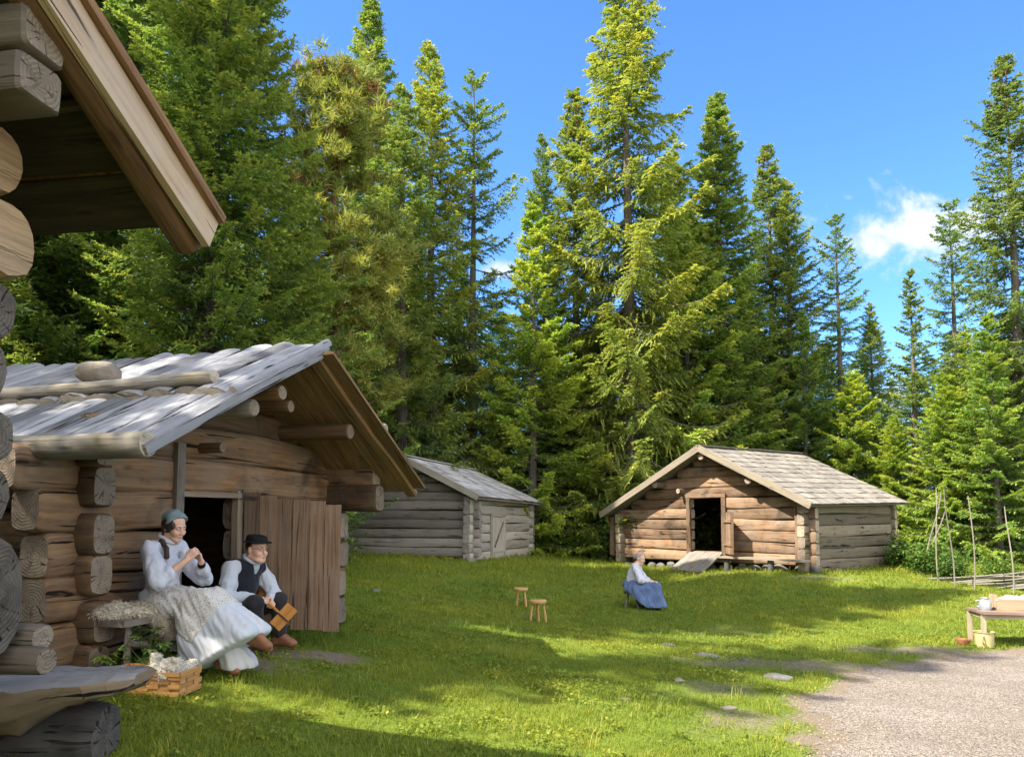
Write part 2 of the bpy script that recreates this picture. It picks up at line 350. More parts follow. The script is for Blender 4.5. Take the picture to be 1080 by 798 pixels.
M['cabin_gray'] = wood('gray cabin log', (0.238, 0.189, 0.123), (0.158, 0.121, 0.0774), (0.0528, 0.0405, 0.0282), (0.176, 0.15, 0.11), .5, 1., 15, .9, .7)
M['cabin_end'] = endgrain('cabin log end', (.36, .29, .22), (.18, .14, .10))
M['store_log'] = wood('blue gray store log', (.26, .225, .185), (.165, .142, .116), (.055, .047, .04), (.22, .20, .175), .5, .9, 15, .9, .7)
M['store_light'] = wood('pale store log', (.36, .32, .255), (.26, .23, .18), (.10, .088, .07), (.32, .29, .245), .5, .75, 18, .8)
M['store_end'] = endgrain('store log end', (.26, .24, .215), (.13, .12, .108))
M['shingle'] = wood('cabin roof shingle', (0.264, 0.234, 0.198), (0.191, 0.168, 0.139), (0.0858, 0.0726, 0.0594), (0.217, 0.198, 0.172), .5, .6, 16, .7, .6)
M['shingle_blue'] = wood('store roof shingle', (.38, .36, .345), (.26, .248, .24), (.12, .113, .11), (.52, .5, .48), .35, .6, 16, .7, .7)
M['trim_pale'] = wood('pale roof trim', (0.266, 0.218, 0.158), (0.202, 0.162, 0.114), (0.101, 0.0792, 0.057), (0.216, 0.19, 0.155), .4, .4, 20)
M['stick'] = wood('fence pole', (0.27, 0.234, 0.18), (0.189, 0.162, 0.122), (0.09, 0.0738, 0.054), (0.216, 0.198, 0.171), .5, .4, 30)
M['stick_dark'] = wood('dark fence pole', (.16, .15, .13), (.10, .095, .085), (.05, .046, .04), (.15, .15, .145), .5, .4, 30)
M['stool'] = wood('stool wood', (.58, .37, .16), (.46, .275, .11), (.26, .15, .06), None, 0, .15, 16, .2)
M['table'] = wood('old table board', (.25, .175, .13), (.165, .108, .08), (.07, .048, .038), (.2, .16, .135), .4, .6, 22)
M['table_pale'] = wood('pale table leg', (0.39, 0.323, 0.232), (0.307, 0.247, 0.173), (0.165, 0.128, 0.09), None, 0, .3, 22)
M['carder'] = wood('carder wood', (.52, .25, .07), (.42, .185, .045), (.26, .11, .028), None, 0, .1, 14, .15)
M['basket'] = wood('splint basket', (0.522, 0.294, 0.111), (0.414, 0.21, 0.0715), (0.225, 0.105, 0.0364), None, 0, .25, 20, .4)
M['rock'] = plain('field stone', (.115, .11, .10), .35, 6, .9, .2, .7, 25)
M['rock_warm'] = plain('warm stone', (0.211, 0.18, 0.141), .35, 6, .9, .2, .7, 25)
M['iron'] = plain('old iron', (.045, .04, .036), .3, 12, .6, .4)
M['black'] = plain('black felt', (.011, .011, .012), .3, 30, .9, .15)
M['skin'] = plain('skin', (.60, .36, .26), .07, 14, .5, .35, .04, 300, .15)
M['hair_dark'] = plain('dark brown hair', (.035, .018, .012), .4, 40, .5, .4, .5, 120)
M['lip'] = plain('lip', (.42, .16, .13), .1, 20, .5)
M['eye'] = plain('eye', (.06, .045, .035), .1, 20, .25, .5)
M['brow'] = plain('eyebrow', (.13, .07, .04), .2, 40, .8)
M['leather'] = plain('brown leather', (.20, .085, .04), .3, 14, .5, .4, .2, 90)
M['linen'] = cloth('white linen', (0.464, 0.472, 0.528))
M['linen_gray'] = cloth('gray linen', (0.416, 0.44, 0.488))
M['skirt_white'] = cloth('pale cotton skirt', (0.465, 0.481, 0.507))
M['petticoat'] = cloth('petticoat', (0.449, 0.439, 0.43))
def floral(q, ob, c):
    v = q.vor(ob, 55, 'F1'); m = q.ramp(v, [(.20, 1.), (.34, 0.)]); n = q.noise(ob, 40, 3, .7)
    c = q.mix(c, q.ramp(n, [(.4, (.16, .11, .09)), (.6, (.07, .08, .13))]), q.math('MULTIPLY', m, .8))
    v2 = q.vor(q.mapping(ob, (1.3, 1, 1.1)), 85, 'F1'); return q.mix(c, (.25, .16, .12), q.math('MULTIPLY', q.ramp(v2, [(.15, 1.), (.26, 0.)]), .5))
M['apron'] = cloth('floral apron', (0.51, 0.484, 0.442), pattern=floral)
def speck(q, ob, c):
    v = q.vor(ob, 120, 'F1'); return q.mix(c, (.42, .46, .46), q.math('MULTIPLY', q.ramp(v, [(.12, 1.), (.22, 0.)]), .6))
M['scarf'] = cloth('teal gray scarf', (.165, .225, .24), pattern=speck)
M['scarf_gray'] = cloth('mauve gray scarf', (.30, .25, .25))
M['skirt_blue'] = cloth('blue striped skirt', (.085, .125, .235), .25)
M['vest'] = cloth('black vest', (.016, .017, .026), .3)
M['trouser'] = cloth('dark trouser', (.022, .02, .022), .3)
M['wool'] = plain('sheep wool', (0.544, 0.504, 0.424), .15, 20, .95, .1, 1., 70)
M['wool_old'] = plain('old sheepskin', (.50, .44, .34), .3, 14, .95, .1, 1., 60)
M['enamel'] = plain('cream enamel', (0.409, 0.343, 0.172), .06, 6, .3, .5)
M['zinc'] = plain('dull zinc', (.42, .45, .48), .15, 9, .4, .5); M['zinc'].node_tree.nodes['Principled BSDF'].inputs['Metallic'].default_value = .6
M['box_wood'] = wood('pale box wood', (0.408, 0.324, 0.225), (0.338, 0.26, 0.172), (0.204, 0.148, 0.0915), None, 0, .2, 16, .2)
M['clay'] = plain('brick red clay', (.28, .11, .06), .25, 12, .8)
M['sp_dark'] = foliage('dark spruce needle', (0.0582, 0.112, 0.0463), (0.147, 0.251, 0.0837), (0.313, 0.407, 0.117), .38)
M['sp_green'] = foliage('green spruce needle', (0.0606, 0.108, 0.0355), (0.174, 0.265, 0.0764), (0.356, 0.423, 0.125), .40)
M['sp_yellow'] = foliage('olive spruce needle', (0.058, 0.0929, 0.0344), (0.168, 0.238, 0.0734), (0.322, 0.388, 0.115), .45)
M['sp_bright'] = foliage('young spruce needle', (0.0635, 0.124, 0.0327), (0.192, 0.315, 0.0703), (0.401, 0.508, 0.125), .42)
M['sp_far'] = foliage('far spruce needle', (0.042, 0.076, 0.04), (0.103, 0.179, 0.0734), (0.198, 0.274, 0.1), .3)
M['pine_needle'] = foliage('pale pine needle', (0.0862, 0.115, 0.0345), (0.184, 0.23, 0.0633), (0.31, 0.345, 0.0978), .4)
M['pine_brown'] = foliage('withered pine needle', (.16, .08, .04), (.26, .14, .075), (.34, .2, .11), .3)
M['leaf'] = foliage('bush leaf', (.03, .07, .012), (.08, .155, .025), (.17, .25, .05), .4)
M['leaf_big'] = foliage('sapling leaf', (.05, .10, .02), (.10, .18, .035), (.24, .29, .08), .4)
M['cone'] = plain('spruce cone', (.17, .085, .045), .35, 6, .8)
M['trunk'] = wood('spruce trunk', (.17, .135, .11), (.105, .082, .068), (.045, .036, .03), (.16, .15, .14), .4, .7, 12, .8)
M['pine_trunk'] = wood('pine trunk', (.32, .17, .09), (.2, .105, .06), (.08, .05, .035), (.2, .16, .13), .35, .7, 10, .8)
M['grass'] = foliage('grass blade', (0.144, 0.19, 0.0264), (0.293, 0.337, 0.0528), (0.483, 0.424, 0.149), .5, 0.)
def ground_mat():
    q = NT('meadow soil'); ob = q.n('ShaderNodeTexCoord').outputs['Object']; d = q.attr('dirt').outputs['Fac']
    n1 = q.noise(ob, 1.2, 6, .65); n2 = q.noise(ob, 18, 5, .7); n3 = q.noise(ob, 70, 3, .7)
    g = q.ramp(n1, [(.3, (.08, .115, .016)), (.55, (.125, .17, .024)), (.75, (.19, .19, .045))])
    g = q.mix(g, q.ramp(n2, [(.35, (.55, .6, .5)), (.7, (1.3, 1.25, 1.1))]), 1., 'MULTIPLY')
    s = q.ramp(n3, [(.3, (.11, .082, .058)), (.7, (.225, .18, .135))])
    f = q.ramp(q.math('ADD', d, q.math('MULTIPLY', q.math('SUBTRACT', n2, .5), .9)), [(.35, 0.), (.65, 1.)])
    q.bump(q.math('ADD', n2, q.math('MULTIPLY', n3, .5)), .6, .03)
    return q.fin(q.mix(g, s, f), .95, .1)
M['ground'] = ground_mat()
def gravel_mat():
    q = NT('gravel'); ob = q.n('ShaderNodeTexCoord').outputs['Object']
    v = q.n('ShaderNodeTexVoronoi'); v.inputs['Scale'].default_value = 78; q.l(ob, v.inputs['Vector'])
    v2 = q.n('ShaderNodeTexVoronoi'); v2.inputs['Scale'].default_value = 160; q.l(ob, v2.inputs['Vector'])
    sep = q.n('ShaderNodeSeparateColor'); q.l(v.outputs[1], sep.inputs[0])
    c = q.ramp(sep.outputs[0], [(0., (.12, .10, .085)), (.5, (.22, .19, .16)), (.9, (.34, .30, .262)), (1., (.19, .14, .11))])
    sep2 = q.n('ShaderNodeSeparateColor'); q.l(v2.outputs[1], sep2.inputs[0])
    c = q.mix(c, q.ramp(sep2.outputs[1], [(0., .7), (1., 1.2)]), 1., 'MULTIPLY')
    c = q.mix(c, q.ramp(q.noise(ob, 1.1, 5, .6), [(.3, (.74, .71, .67)), (.7, (1.0, .99, .98))]), 1., 'MULTIPLY')
    h = q.math('ADD', q.math('SUBTRACT', 1., v.outputs[0]), q.math('MULTIPLY', q.math('SUBTRACT', 1., v2.outputs[0]), .5))
    q.bump(h, .8, .012)
    return q.fin(c, .95, .15)
M['gravel'] = gravel_mat()
# ------------------------------------------------------------------ sun and sky
SUN_AZ = unit((-.91, -.415, 0)); SUN_EL = R(51)
TO_SUN = np.array([SUN_AZ[0] * math.cos(SUN_EL), SUN_AZ[1] * math.cos(SUN_EL), math.sin(SUN_EL)])
sl = bpy.data.lights.new('sun', 'SUN'); sl.energy = 4.3; sl.angle = R(.53); sl.color = (1.0, .93, .80)
so = bpy.data.objects.new('sun', sl); COL.objects.link(so); so.location = (-20, -8, 30)
so.rotation_euler = Vector(-TO_SUN).to_track_quat('-Z', 'Y').to_euler()
w = bpy.data.worlds.new('World'); S.world = w; w.use_nodes = True; nt = w.node_tree; nt.nodes.clear()
def wn(t, **k):
    q = nt.nodes.new(t)
    for a, b in k.items(): setattr(q, a, b)
    return q
wo = wn('ShaderNodeOutputWorld'); bg = wn('ShaderNodeBackground'); nt.links.new(bg.outputs[0], wo.inputs[0])
sky = wn('ShaderNodeTexSky', sky_type='NISHITA'); sky.sun_disc = False; sky.sun_elevation = SUN_EL; sky.sun_rotation = math.atan2(SUN_AZ[0], SUN_AZ[1])
sky.air_density = .8; sky.dust_density = .05; sky.ozone_density = 1.6; sky.altitude = 200
bg.inputs[1].default_value = .135
def wm(op, a, b=0., c=None):
    q = wn('ShaderNodeMath', operation=op)
    for i, x in enumerate((a, b) if c is None else (a, b, c)):
        if isinstance(x, (int, float)): q.inputs[i].default_value = x
        else: nt.links.new(x, q.inputs[i])
    return q.outputs[0]
tc = wn('ShaderNodeTexCoord'); sp = wn('ShaderNodeSeparateXYZ'); nt.links.new(tc.outputs['Generated'], sp.inputs[0])
ys = wm('MAXIMUM', sp.outputs[1], .02); U = wm('DIVIDE', sp.outputs[0], ys); V_ = wm('DIVIDE', sp.outputs[2], ys)
cb = wn('ShaderNodeCombineXYZ'); nt.links.new(U, cb.inputs[0]); nt.links.new(V_, cb.inputs[1])
def wnoise(scale, detail, rough, dist=0.):
    q = wn('ShaderNodeTexNoise'); q.inputs['Scale'].default_value = scale; q.inputs['Detail'].default_value = detail; q.inputs['Roughness'].default_value = rough; q.inputs['Distortion'].default_value = dist
    nt.links.new(cb.outputs[0], q.inputs['Vector']); return q.outputs[0]
na = wnoise(14, 6, .6, .3); nb = wnoise(38, 5, .6)
def puff(cu, cv, ru, rv, dens, soft):
    """one cloud: an elliptical core broken up by noise"""
    du = wm('DIVIDE', wm('SUBTRACT', U, cu), ru); dv = wm('DIVIDE', wm('SUBTRACT', V_, cv), rv)
    r = wm('SQRT', wm('ADD', wm('MULTIPLY', du, du), wm('MULTIPLY', dv, dv)))
    e = wm('ADD', wm('SUBTRACT', 1., r), wm('MULTIPLY', wm('SUBTRACT', wm('ADD', wm('MULTIPLY', na, .7), wm('MULTIPLY', nb, .3)), .5), 3.2))
    q = wn('ShaderNodeMapRange', interpolation_type='SMOOTHSTEP'); nt.links.new(e, q.inputs[0]); q.inputs[1].default_value = 0.; q.inputs[2].default_value = soft; q.inputs[3].default_value = 0; q.inputs[4].default_value = dens
    return q.outputs[0]
def uv_of(px, py):
    p = at(px, py, 10.) - np.array([0, 0, CAM_Z]); return float(p[0] / p[1]), float(p[2] / p[1])
tot = None
for px, py, rx, ry, de, so_ in ((958, 244, 96, 48, 1., .95), (1015, 236, 66, 40, .9, 1.0), (925, 258, 42, 22, .75, .8), (1072, 215, 70, 46, .75, 1.2), (1052, 165, 26, 9, .3, 1.2), (895, 208, 10, 6, .25, 1.2), (525, 285, 28, 14, .75, 1.), (945, 425, 30, 30, .7, 1.), (560, 250, 60, 14, .2, 1.4), (240, 320, 100, 60, .5, 1.2)):
    cu, cv = uv_of(px, py); m = puff(cu, cv, rx / F_PX, ry / F_PX, de, so_)
    tot = m if tot is None else wm('MAXIMUM', tot, m)
tot = wm('MULTIPLY', tot, wm('GREATER_THAN', sp.outputs[1], .05))
# bright clouds added out of view behind the camera, as fill light
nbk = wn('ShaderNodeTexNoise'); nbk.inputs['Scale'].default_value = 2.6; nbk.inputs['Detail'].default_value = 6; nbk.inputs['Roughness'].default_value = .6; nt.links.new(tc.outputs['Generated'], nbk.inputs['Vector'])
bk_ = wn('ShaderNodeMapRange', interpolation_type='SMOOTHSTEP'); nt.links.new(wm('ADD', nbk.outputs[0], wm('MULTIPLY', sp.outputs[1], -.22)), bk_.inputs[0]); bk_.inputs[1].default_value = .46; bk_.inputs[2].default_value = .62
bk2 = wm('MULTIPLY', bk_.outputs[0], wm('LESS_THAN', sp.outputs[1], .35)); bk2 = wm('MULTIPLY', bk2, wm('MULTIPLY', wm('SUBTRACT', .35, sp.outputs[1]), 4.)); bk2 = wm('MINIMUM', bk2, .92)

shade = wn('ShaderNodeMapRange'); nt.links.new(nb, shade.inputs[0]); shade.inputs[1].default_value = .3; shade.inputs[2].default_value = .7; shade.inputs[3].default_value = .82; shade.inputs[4].default_value = 1.05
ccol = wn('ShaderNodeMix', data_type='RGBA', blend_type='MULTIPLY'); ccol.inputs[0].default_value = 1.; ccol.inputs[6].default_value = (2.6, 2.62, 2.7, 1); nt.links.new(shade.outputs[0], ccol.inputs[7])
mx = wn('ShaderNodeMix', data_type='RGBA'); nt.links.new(tot, mx.inputs[0]); tintm = wn('ShaderNodeMix', data_type='RGBA', blend_type='MULTIPLY'); tintm.inputs[0].default_value = 1.; tintm.inputs[7].default_value = (.40, .63, .86, 1); nt.links.new(sky.outputs[0], tintm.inputs[6]); nt.links.new(tintm.outputs[2], mx.inputs[6]); nt.links.new(ccol.outputs[2], mx.inputs[7])
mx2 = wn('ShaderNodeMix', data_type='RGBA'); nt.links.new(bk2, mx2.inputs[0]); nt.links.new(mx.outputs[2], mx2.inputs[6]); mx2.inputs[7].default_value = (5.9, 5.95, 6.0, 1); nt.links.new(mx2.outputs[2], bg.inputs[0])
vs = S.view_settings; vs.view_transform = 'Standard'; vs.look = 'None'; vs.exposure = 1.85; vs.gamma = 1.0
S.display_settings.display_device = 'sRGB'
S.render.engine = 'CYCLES'; cy = S.cycles
cy.use_denoising = True; cy.use_adaptive_sampling = True; cy.adaptive_threshold = .02
cy.max_bounces = 6; cy.diffuse_bounces = 3; cy.glossy_bounces = 2; cy.transmission_bounces = 4; cy.transparent_max_bounces = 6
cy.sample_clamp_indirect = 8; cy.caustics_reflective = False; cy.caustics_refractive = False
try: cy.denoiser = 'OPENIMAGEDENOISE'; cy.denoising_input_passes = 'RGB_ALBEDO_NORMAL'
except Exception: pass
# ------------------------------------------------------------------ ground, path, grass
def grown(lo, hi, step, far):
    a = list(np.arange(lo, hi + 1e-6, step)); s = step; b = hi
    while b < far: s *= 1.5; b += s; a.append(b)
    s = step; b = lo
    while b > -far: s *= 1.5; b -= s; a.insert(0, b)
    return np.array(a)
DIRT_SPOTS = [(3.2, 9.2, 1.5, .55, .6), (2.1, 7.5, .7, .4, .5), (1.6, 7.0, .5, .3, .4), (-2.0, 7.1, .7, .35, .75), (-2.35, 6.55, .6, .3, .8), (-1.55, 13.6, .35, .18, .6), (5.6, 10.5, 1.5, .4, .6), (.3, 13.4, .7, .4, .45), (3.6, 12.0, 2.0, .5, .4), (7.2, 17.6, 1.2, .4, .5), (4.6, 19.2, 1.4, .5, .5), (1.9, 6.2, .5, .5, .55), (1.4, 5.7, .4, .3, .4)]
def dirt(x, y):
    pd = path_dist(x, y) + .28 * vnoise(x * 1.6, y * 1.6) + .1 * vnoise(x * 5, y * 5, 2.)
    d = np.clip((pd + .45) / .55, 0, 1)
    for cx, cy_, rx, ry, a in DIRT_SPOTS:
        r = np.hypot((x - cx) / rx, (y - cy_) / ry) + .35 * vnoise(x * 3, y * 3, 1.) + .2 * vnoise(x * 9, y * 9, 2.)
        d = np.maximum(d, a * np.clip(1.5 - r, 0, 1))
    return d
gx = grown(-12, 16, .16, 700); gy = grown(-1, 30, .16, 700)
GX, GY = np.meshgrid(gx, gy, indexing='ij'); GZ = gz(GX, GY)
nx, ny = GX.shape; idx = np.arange(nx * ny).reshape(nx, ny)
fc = np.stack([idx[:-1, :-1], idx[1:, :-1], idx[1:, 1:], idx[:-1, 1:]], -1).reshape(-1, 4)
g_ = fast_mesh('ground', np.stack([GX, GY, GZ], -1).reshape(-1, 3), fc, M['ground'], smooth=True)
a_ = g_.data.attributes.new('dirt', 'FLOAT', 'POINT'); a_.data.foreach_set('value', dirt(GX, GY).astype(np.float32).ravel()); tag(g_, kind='structure')
# the gravel: its own sheet with a frayed edge
px_ = np.arange(1.0, 14, .05); py_ = np.arange(1.2, 13.5, .05)
PX, PY = np.meshgrid(px_, py_, indexing='ij'); pm = path_dist(PX, PY) + .28 * vnoise(PX * 1.6, PY * 1.6) + .1 * vnoise(PX * 5, PY * 5, 2.) + .06 * np.sin(PX * 31 + 5 * np.sin(PY * 23))
PZ = gz(PX, PY) + .012 * np.clip(pm * 2, 0, 1) + .002; i2 = np.arange(PX.size).reshape(PX.shape)
ok = (pm[:-1, :-1] > 0) & (pm[1:, :-1] > 0) & (pm[1:, 1:] > 0) & (pm[:-1, 1:] > 0)
f2 = np.stack([i2[:-1, :-1], i2[1:, :-1], i2[1:, 1:], i2[:-1, 1:]], -1)[ok]
us_, inv = np.unique(f2, return_inverse=True)
p_ = fast_mesh('gravel_path', np.stack([PX, PY, PZ], -1).reshape(-1, 3)[us_], inv.reshape(-1, 4), M['gravel'], smooth=True); tag(p_, kind='structure')
# loose pebbles on it
rg = np.random.default_rng(5)
n = 60000; qy = 4.4 + 7 * rg.random(n) ** 1.6; qx = 1.2 + rg.random(n) * (.70 * qy + .4); keep = (path_dist(qx, qy) + .5 * rg.normal(size=n) * .35 > .0)
qx, qy = qx[keep], qy[keep]; n = len(qx); sz = .003 + .008 * rg.random(n) ** 3.5
base = np.array([(1, 0, 0), (-.5, .86, 0), (-.5, -.86, 0), (.1, 0, .75)])
an = rg.random(n) * 6.28; ca, sa = np.cos(an), np.sin(an)
bv = base[None] * sz[:, None, None] * rg.uniform(.6, 1.4, (n, 1, 3))
vx = bv[..., 0] * ca[:, None] - bv[..., 1] * sa[:, None] + qx[:, None]; vy = bv[..., 0] * sa[:, None] + bv[..., 1] * ca[:, None] + qy[:, None]
vz = bv[..., 2] + (gz(qx, qy) + .012)[:, None]
fb = np.array([(0, 1, 3), (1, 2, 3), (2, 0, 3)]); fa = (np.arange(n)[:, None, None] * 4 + fb[None]).reshape(-1, 3)
pe = fast_mesh('gravel_pebbles', np.stack([vx, vy, vz], -1).reshape(-1, 3), fa, plain('pebble', (.22, .18, .148), .4, 30, .9, .2)); tag(pe, 'loose pale pebbles lying on the gravel path', 'gravel', kind='stuff')
# grass blades
FOOT = []          # footprints (centre x, y, half width, half depth, angle) that stay bare
def blades(n, d0, d1, seed, hmin, hmax, wid, powr=1.):
    r = np.random.default_rng(seed)
    y = np.sqrt(d0 ** 2 + (d1 ** 2 - d0 ** 2) * r.random(n)); x = (r.random(n) * 2 - 1) * (.70 * y + .3)
    dd = dirt(x, y)
    cl = vnoise(x * 2.2, y * 2.2, 3.) + .6 * vnoise(x * 7, y * 7, 1.)
    k = (r.random(n) > dd * 1.35) & (r.random(n) < .85 + .3 * cl)
    for cx, cy_, hx, hy, a in FOOT:
        u = (x - cx) * math.cos(a) + (y - cy_) * math.sin(a); v = -(x - cx) * math.sin(a) + (y - cy_) * math.cos(a); k &= ~((np.abs(u) < hx) & (np.abs(v) < hy))
    x, y, cl, dd = x[k], y[k], cl[k], dd[k]; n = len(x)
    h = (hmin + (hmax - hmin) * r.random(n) ** 2) * (1 + .35 * cl) * (1 - .55 * np.clip(dd, 0, 1))
    near_edge = np.clip((y - 17) / 3, 0, 1); h = h * (1 + 1.4 * near_edge * r.random(n))
    a = r.random(n) * 6.28; lean = h * (.35 + .7 * r.random(n)); la = a + r.normal(size=n) * .6
    z = gz(x, y) - .004; wd = wid * (.6 + .8 * r.random(n)) * np.maximum(1, y / 9)
    dx, dy = np.cos(a + 1.57) * wd, np.sin(a + 1.57) * wd
    o = np.stack([x, y, z], 1); sd = np.stack([dx, dy, 0 * dx], 1)
    m_ = o + np.stack([np.cos(la) * lean * .35, np.sin(la) * lean * .35, h * .62], 1); t_ = o + np.stack([np.cos(la) * lean, np.sin(la) * lean, h], 1)
    V = np.stack([o - sd, o + sd, m_ + sd * .75, m_ - sd * .75, t_], 1).reshape(-1, 3)
    i = np.arange(n)[:, None] * 5
    F3 = np.concatenate([i + np.array([[0, 1, 2]]), i + np.array([[0, 2, 3]]), i + np.array([[3, 2, 4]])])
    dry = np.clip(.25 + .22 * cl + .35 * dd, 0, 1); tn = np.clip(.38 * r.random(n) + .42 * dry + .25 * (r.random(n) < .07), 0, 1)
    return V, F3, np.concatenate([tn] * 3)
def clover(n, d0, d1, seed):
    r = np.random.default_rng(seed); y = np.sqrt(d0 ** 2 + (d1 ** 2 - d0 ** 2) * r.random(n)); x = (r.random(n) * 2 - 1) * (.70 * y + .3)
    k = (vnoise(x * 1.3, y * 1.3, 8.) + .7 * vnoise(x * 4, y * 4, 5.) > .25) & (r.random(n) > dirt(x, y) * 1.2)
    for cx, cy_, hx, hy, a in FOOT:
        u = (x - cx) * math.cos(a) + (y - cy_) * math.sin(a); v = -(x - cx) * math.sin(a) + (y - cy_) * math.cos(a); k &= ~((np.abs(u) < hx) & (np.abs(v) < hy))
    x, y = x[k], y[k]; n = len(x); z = gz(x, y) + .015 + .035 * r.random(n); s = .007 + .010 * r.random(n); a = r.random(n) * 6.28; tl = r.normal(size=(n, 2)) * .5
    c = np.stack([x, y, z], 1); e1 = np.stack([np.cos(a), np.sin(a), tl[:, 0]], 1) * s[:, None]; e2 = np.stack([-np.sin(a), np.cos(a), tl[:, 1]], 1) * s[:, None]
    V = np.stack([c - e1, c + e2 * .8, c + e1, c - e2 * .8, c], 1).reshape(-1, 3); i = np.arange(n)[:, None] * 5
    F3 = np.concatenate([i + np.array([[0, 1, 2]]), i + np.array([[0, 2, 3]])]); tn = np.clip(.12 + .3 * r.random(n) + .4 * (r.random(n) < .03), 0, 1)
    return V, F3, np.concatenate([tn, tn])
def tufts(n, d0, d1, seed):
    """coarser tussocks of longer blades, some with dry heads"""
    r = np.random.default_rng(seed); y = np.sqrt(d0 ** 2 + (d1 ** 2 - d0 ** 2) * r.random(n)); x = (r.random(n) * 2 - 1) * (.70 * y + .3); k = dirt(x, y) < .5
    for cx, cy_, hx, hy, a in FOOT:
        u = (x - cx) * math.cos(a) + (y - cy_) * math.sin(a); v = -(x - cx) * math.sin(a) + (y - cy_) * math.cos(a); k &= ~((np.abs(u) < hx - .05) & (np.abs(v) < hy - .05))
    x, y = x[k], y[k]; m = 22; X = np.repeat(x, m) + r.normal(size=len(x) * m) * .035; Y = np.repeat(y, m) + r.normal(size=len(x) * m) * .035; n = len(X); hh = np.repeat(.04 + .09 * r.random(len(x)) ** 2, m) * (.5 + .7 * r.random(n))
    a = r.random(n) * 6.28; z = gz(X, Y) - .004; wd = .0022 * np.maximum(1, Y / 8); o = np.stack([X, Y, z], 1); sd = np.stack([-np.sin(a) * wd, np.cos(a) * wd, 0 * a], 1); dr = np.stack([np.cos(a), np.sin(a), 0 * a], 1)
    m_ = o + dr * (hh * .25)[:, None] + np.array([0, 0, 1.]) * (hh * .65)[:, None]; t_ = o + dr * (hh * .75)[:, None] + np.array([0, 0, 1.]) * hh[:, None]
    V = np.stack([o - sd, o + sd, m_ + sd * .8, m_ - sd * .8, t_], 1).reshape(-1, 3); i = np.arange(n)[:, None] * 5
    F3 = np.concatenate([i + np.array([[0, 1, 2]]), i + np.array([[0, 2, 3]]), i + np.array([[3, 2, 4]])]); tn = np.clip(.15 + .35 * r.random(n) + .5 * (r.random(n) < .12), 0, 1)
    return V, F3, np.concatenate([tn] * 3)
def make_grass():
    parts = [blades(330000, 3.4, 8.5, 21, .015, .05, .0021), blades(330000, 8.5, 15, 22, .018, .052, .0023), blades(300000, 15, 29, 23, .03, .095, .0026), clover(150000, 3.6, 12, 31), tufts(2600, 4, 16, 32), tufts(2600, 16, 27, 33)]
    # longer tufts along walls and fences
    V = []; Fc = []; T = []; o = 0
    for v, f, t in parts: V.append(v); Fc.append(f + o); T.append(t); o += len(v)
    g = fast_mesh('grass', np.concatenate(V), np.concatenate(Fc), M['grass'], np.concatenate(T)); tag(g, 'short sunlit meadow grass growing between the log buildings', 'grass', kind='stuff')
# ------------------------------------------------------------------ the log shed with the two people (local x = out of the gable, y = along the gable, away)
SH_O = np.array([-3.36, 5.90, .36]); SH_R = R(-17.45)
def sh(x, y, z):
    c, s = math.cos(SH_R), math.sin(SH_R); return np.array([SH_O[0] + c * x - s * y, SH_O[1] + s * x + c * y, SH_O[2] + z])
shed = thing('log_shed', SH_O, SH_R, 'brown log shed with pale plank roof, two people sitting beside its open door', 'log shed', 'log cabins around the meadow')
FOOT.append((*sh(-2.1, 1.75, 0)[:2], 2.2, 1.95, SH_R))
LM = [M['shed_log'], M['shed_end']]
GH = .335
def rl(y): return 1.60 + (y + .42) / 2.17 * 1.07 if y < 1.75 else 2.67 - (y - 1.75) / 2.1 * 1.19     # underside of the roof at y
mb = MB(); k = 0
for i in range(4):
    z = .19 + GH * i
    e = -.37 if i < 3 else -.45
    log(mb, (0, e, z), (0, .93, z), .23, .335, 100 + i, .5, slant0=.05); log(mb, (0, 1.80, z), (0, 3.86, z), .23, .335, 110 + i, .5)
log(mb, (.0, -.62, 1.50), (.0, 3.9, 1.50), .24, .33, 121, .5)
log(mb, (0, .05, 1.82), (0, 3.6, 1.79), .22, .32, 122, .5); log(mb, (0, .62, 2.10), (0, 2.85, 2.08), .20, .28, 123, .5); log(mb, (0, 1.15, 2.36), (0, 2.35, 2.35), .18, .26, 124, .5)
mb.build('gable_wall', LM, shed)
mb = MB()
for i in range(5):
    z = .02 + GH * i
    log(mb, (-4.1, 0, z), (.25 + .02 * (i % 2), 0, z), .23, .335, 130 + i, .5, slant1=.0)
log(mb, (-4.1, -.03, 1.63), (.3, -.03, 1.63), .22, .26, 137, .5)
mb.build('eave_wall', LM, shed)
mb = MB()
for i in range(5): log(mb, (-4.1, 3.5, .02 + GH * i), (.3 if i < 4 else .78, 3.5, .02 + GH * i), .23, .335, 140 + i, .5)
log(mb, (-4.1, 3.5, 1.63), (.72, 3.5, 1.60), .22, .27, 147, .5)
mb.build('eave_wall', LM, shed)
mb = MB()
for i in range(5): log(mb, (-3.8, -.3, .19 + GH * i), (-3.8, 3.8, .19 + GH * i), .23, .335, 150 + i, .5)
for i, (a, b) in enumerate(((.05, 3.6), (.6, 2.9), (1.1, 2.4))): log(mb, (-3.8, a, 1.84 + .28 * i), (-3.8, b, 1.84 + .28 * i), .2, .29, 156 + i, .5)
mb.build('rear_wall', LM, shed)
mb = MB(); plank(mb, (-3.66, .15, 1.0), (-3.66, 3.4, 1.0), (0, 0, 1), 2.3, .03, 160); plank(mb, (-3.6, 3.36, .85), (-.2, 3.36, .85), (0, 0, 1), 1.7, .03, 161); plank(mb, (-3.6, .14, .85), (-.2, .14, .85), (0, 0, 1), 1.7, .03, 162); mb.build('gap_blocker', M['shed_log'], shed)  # boards added inside to darken the doorway and block light through log gaps
mb = MB(); box(mb, (-1.9, 1.75, .03), (3.6, 3.3, .06), None, 0, .3); mb.build('floor_boards', M['shed_log'], shed)
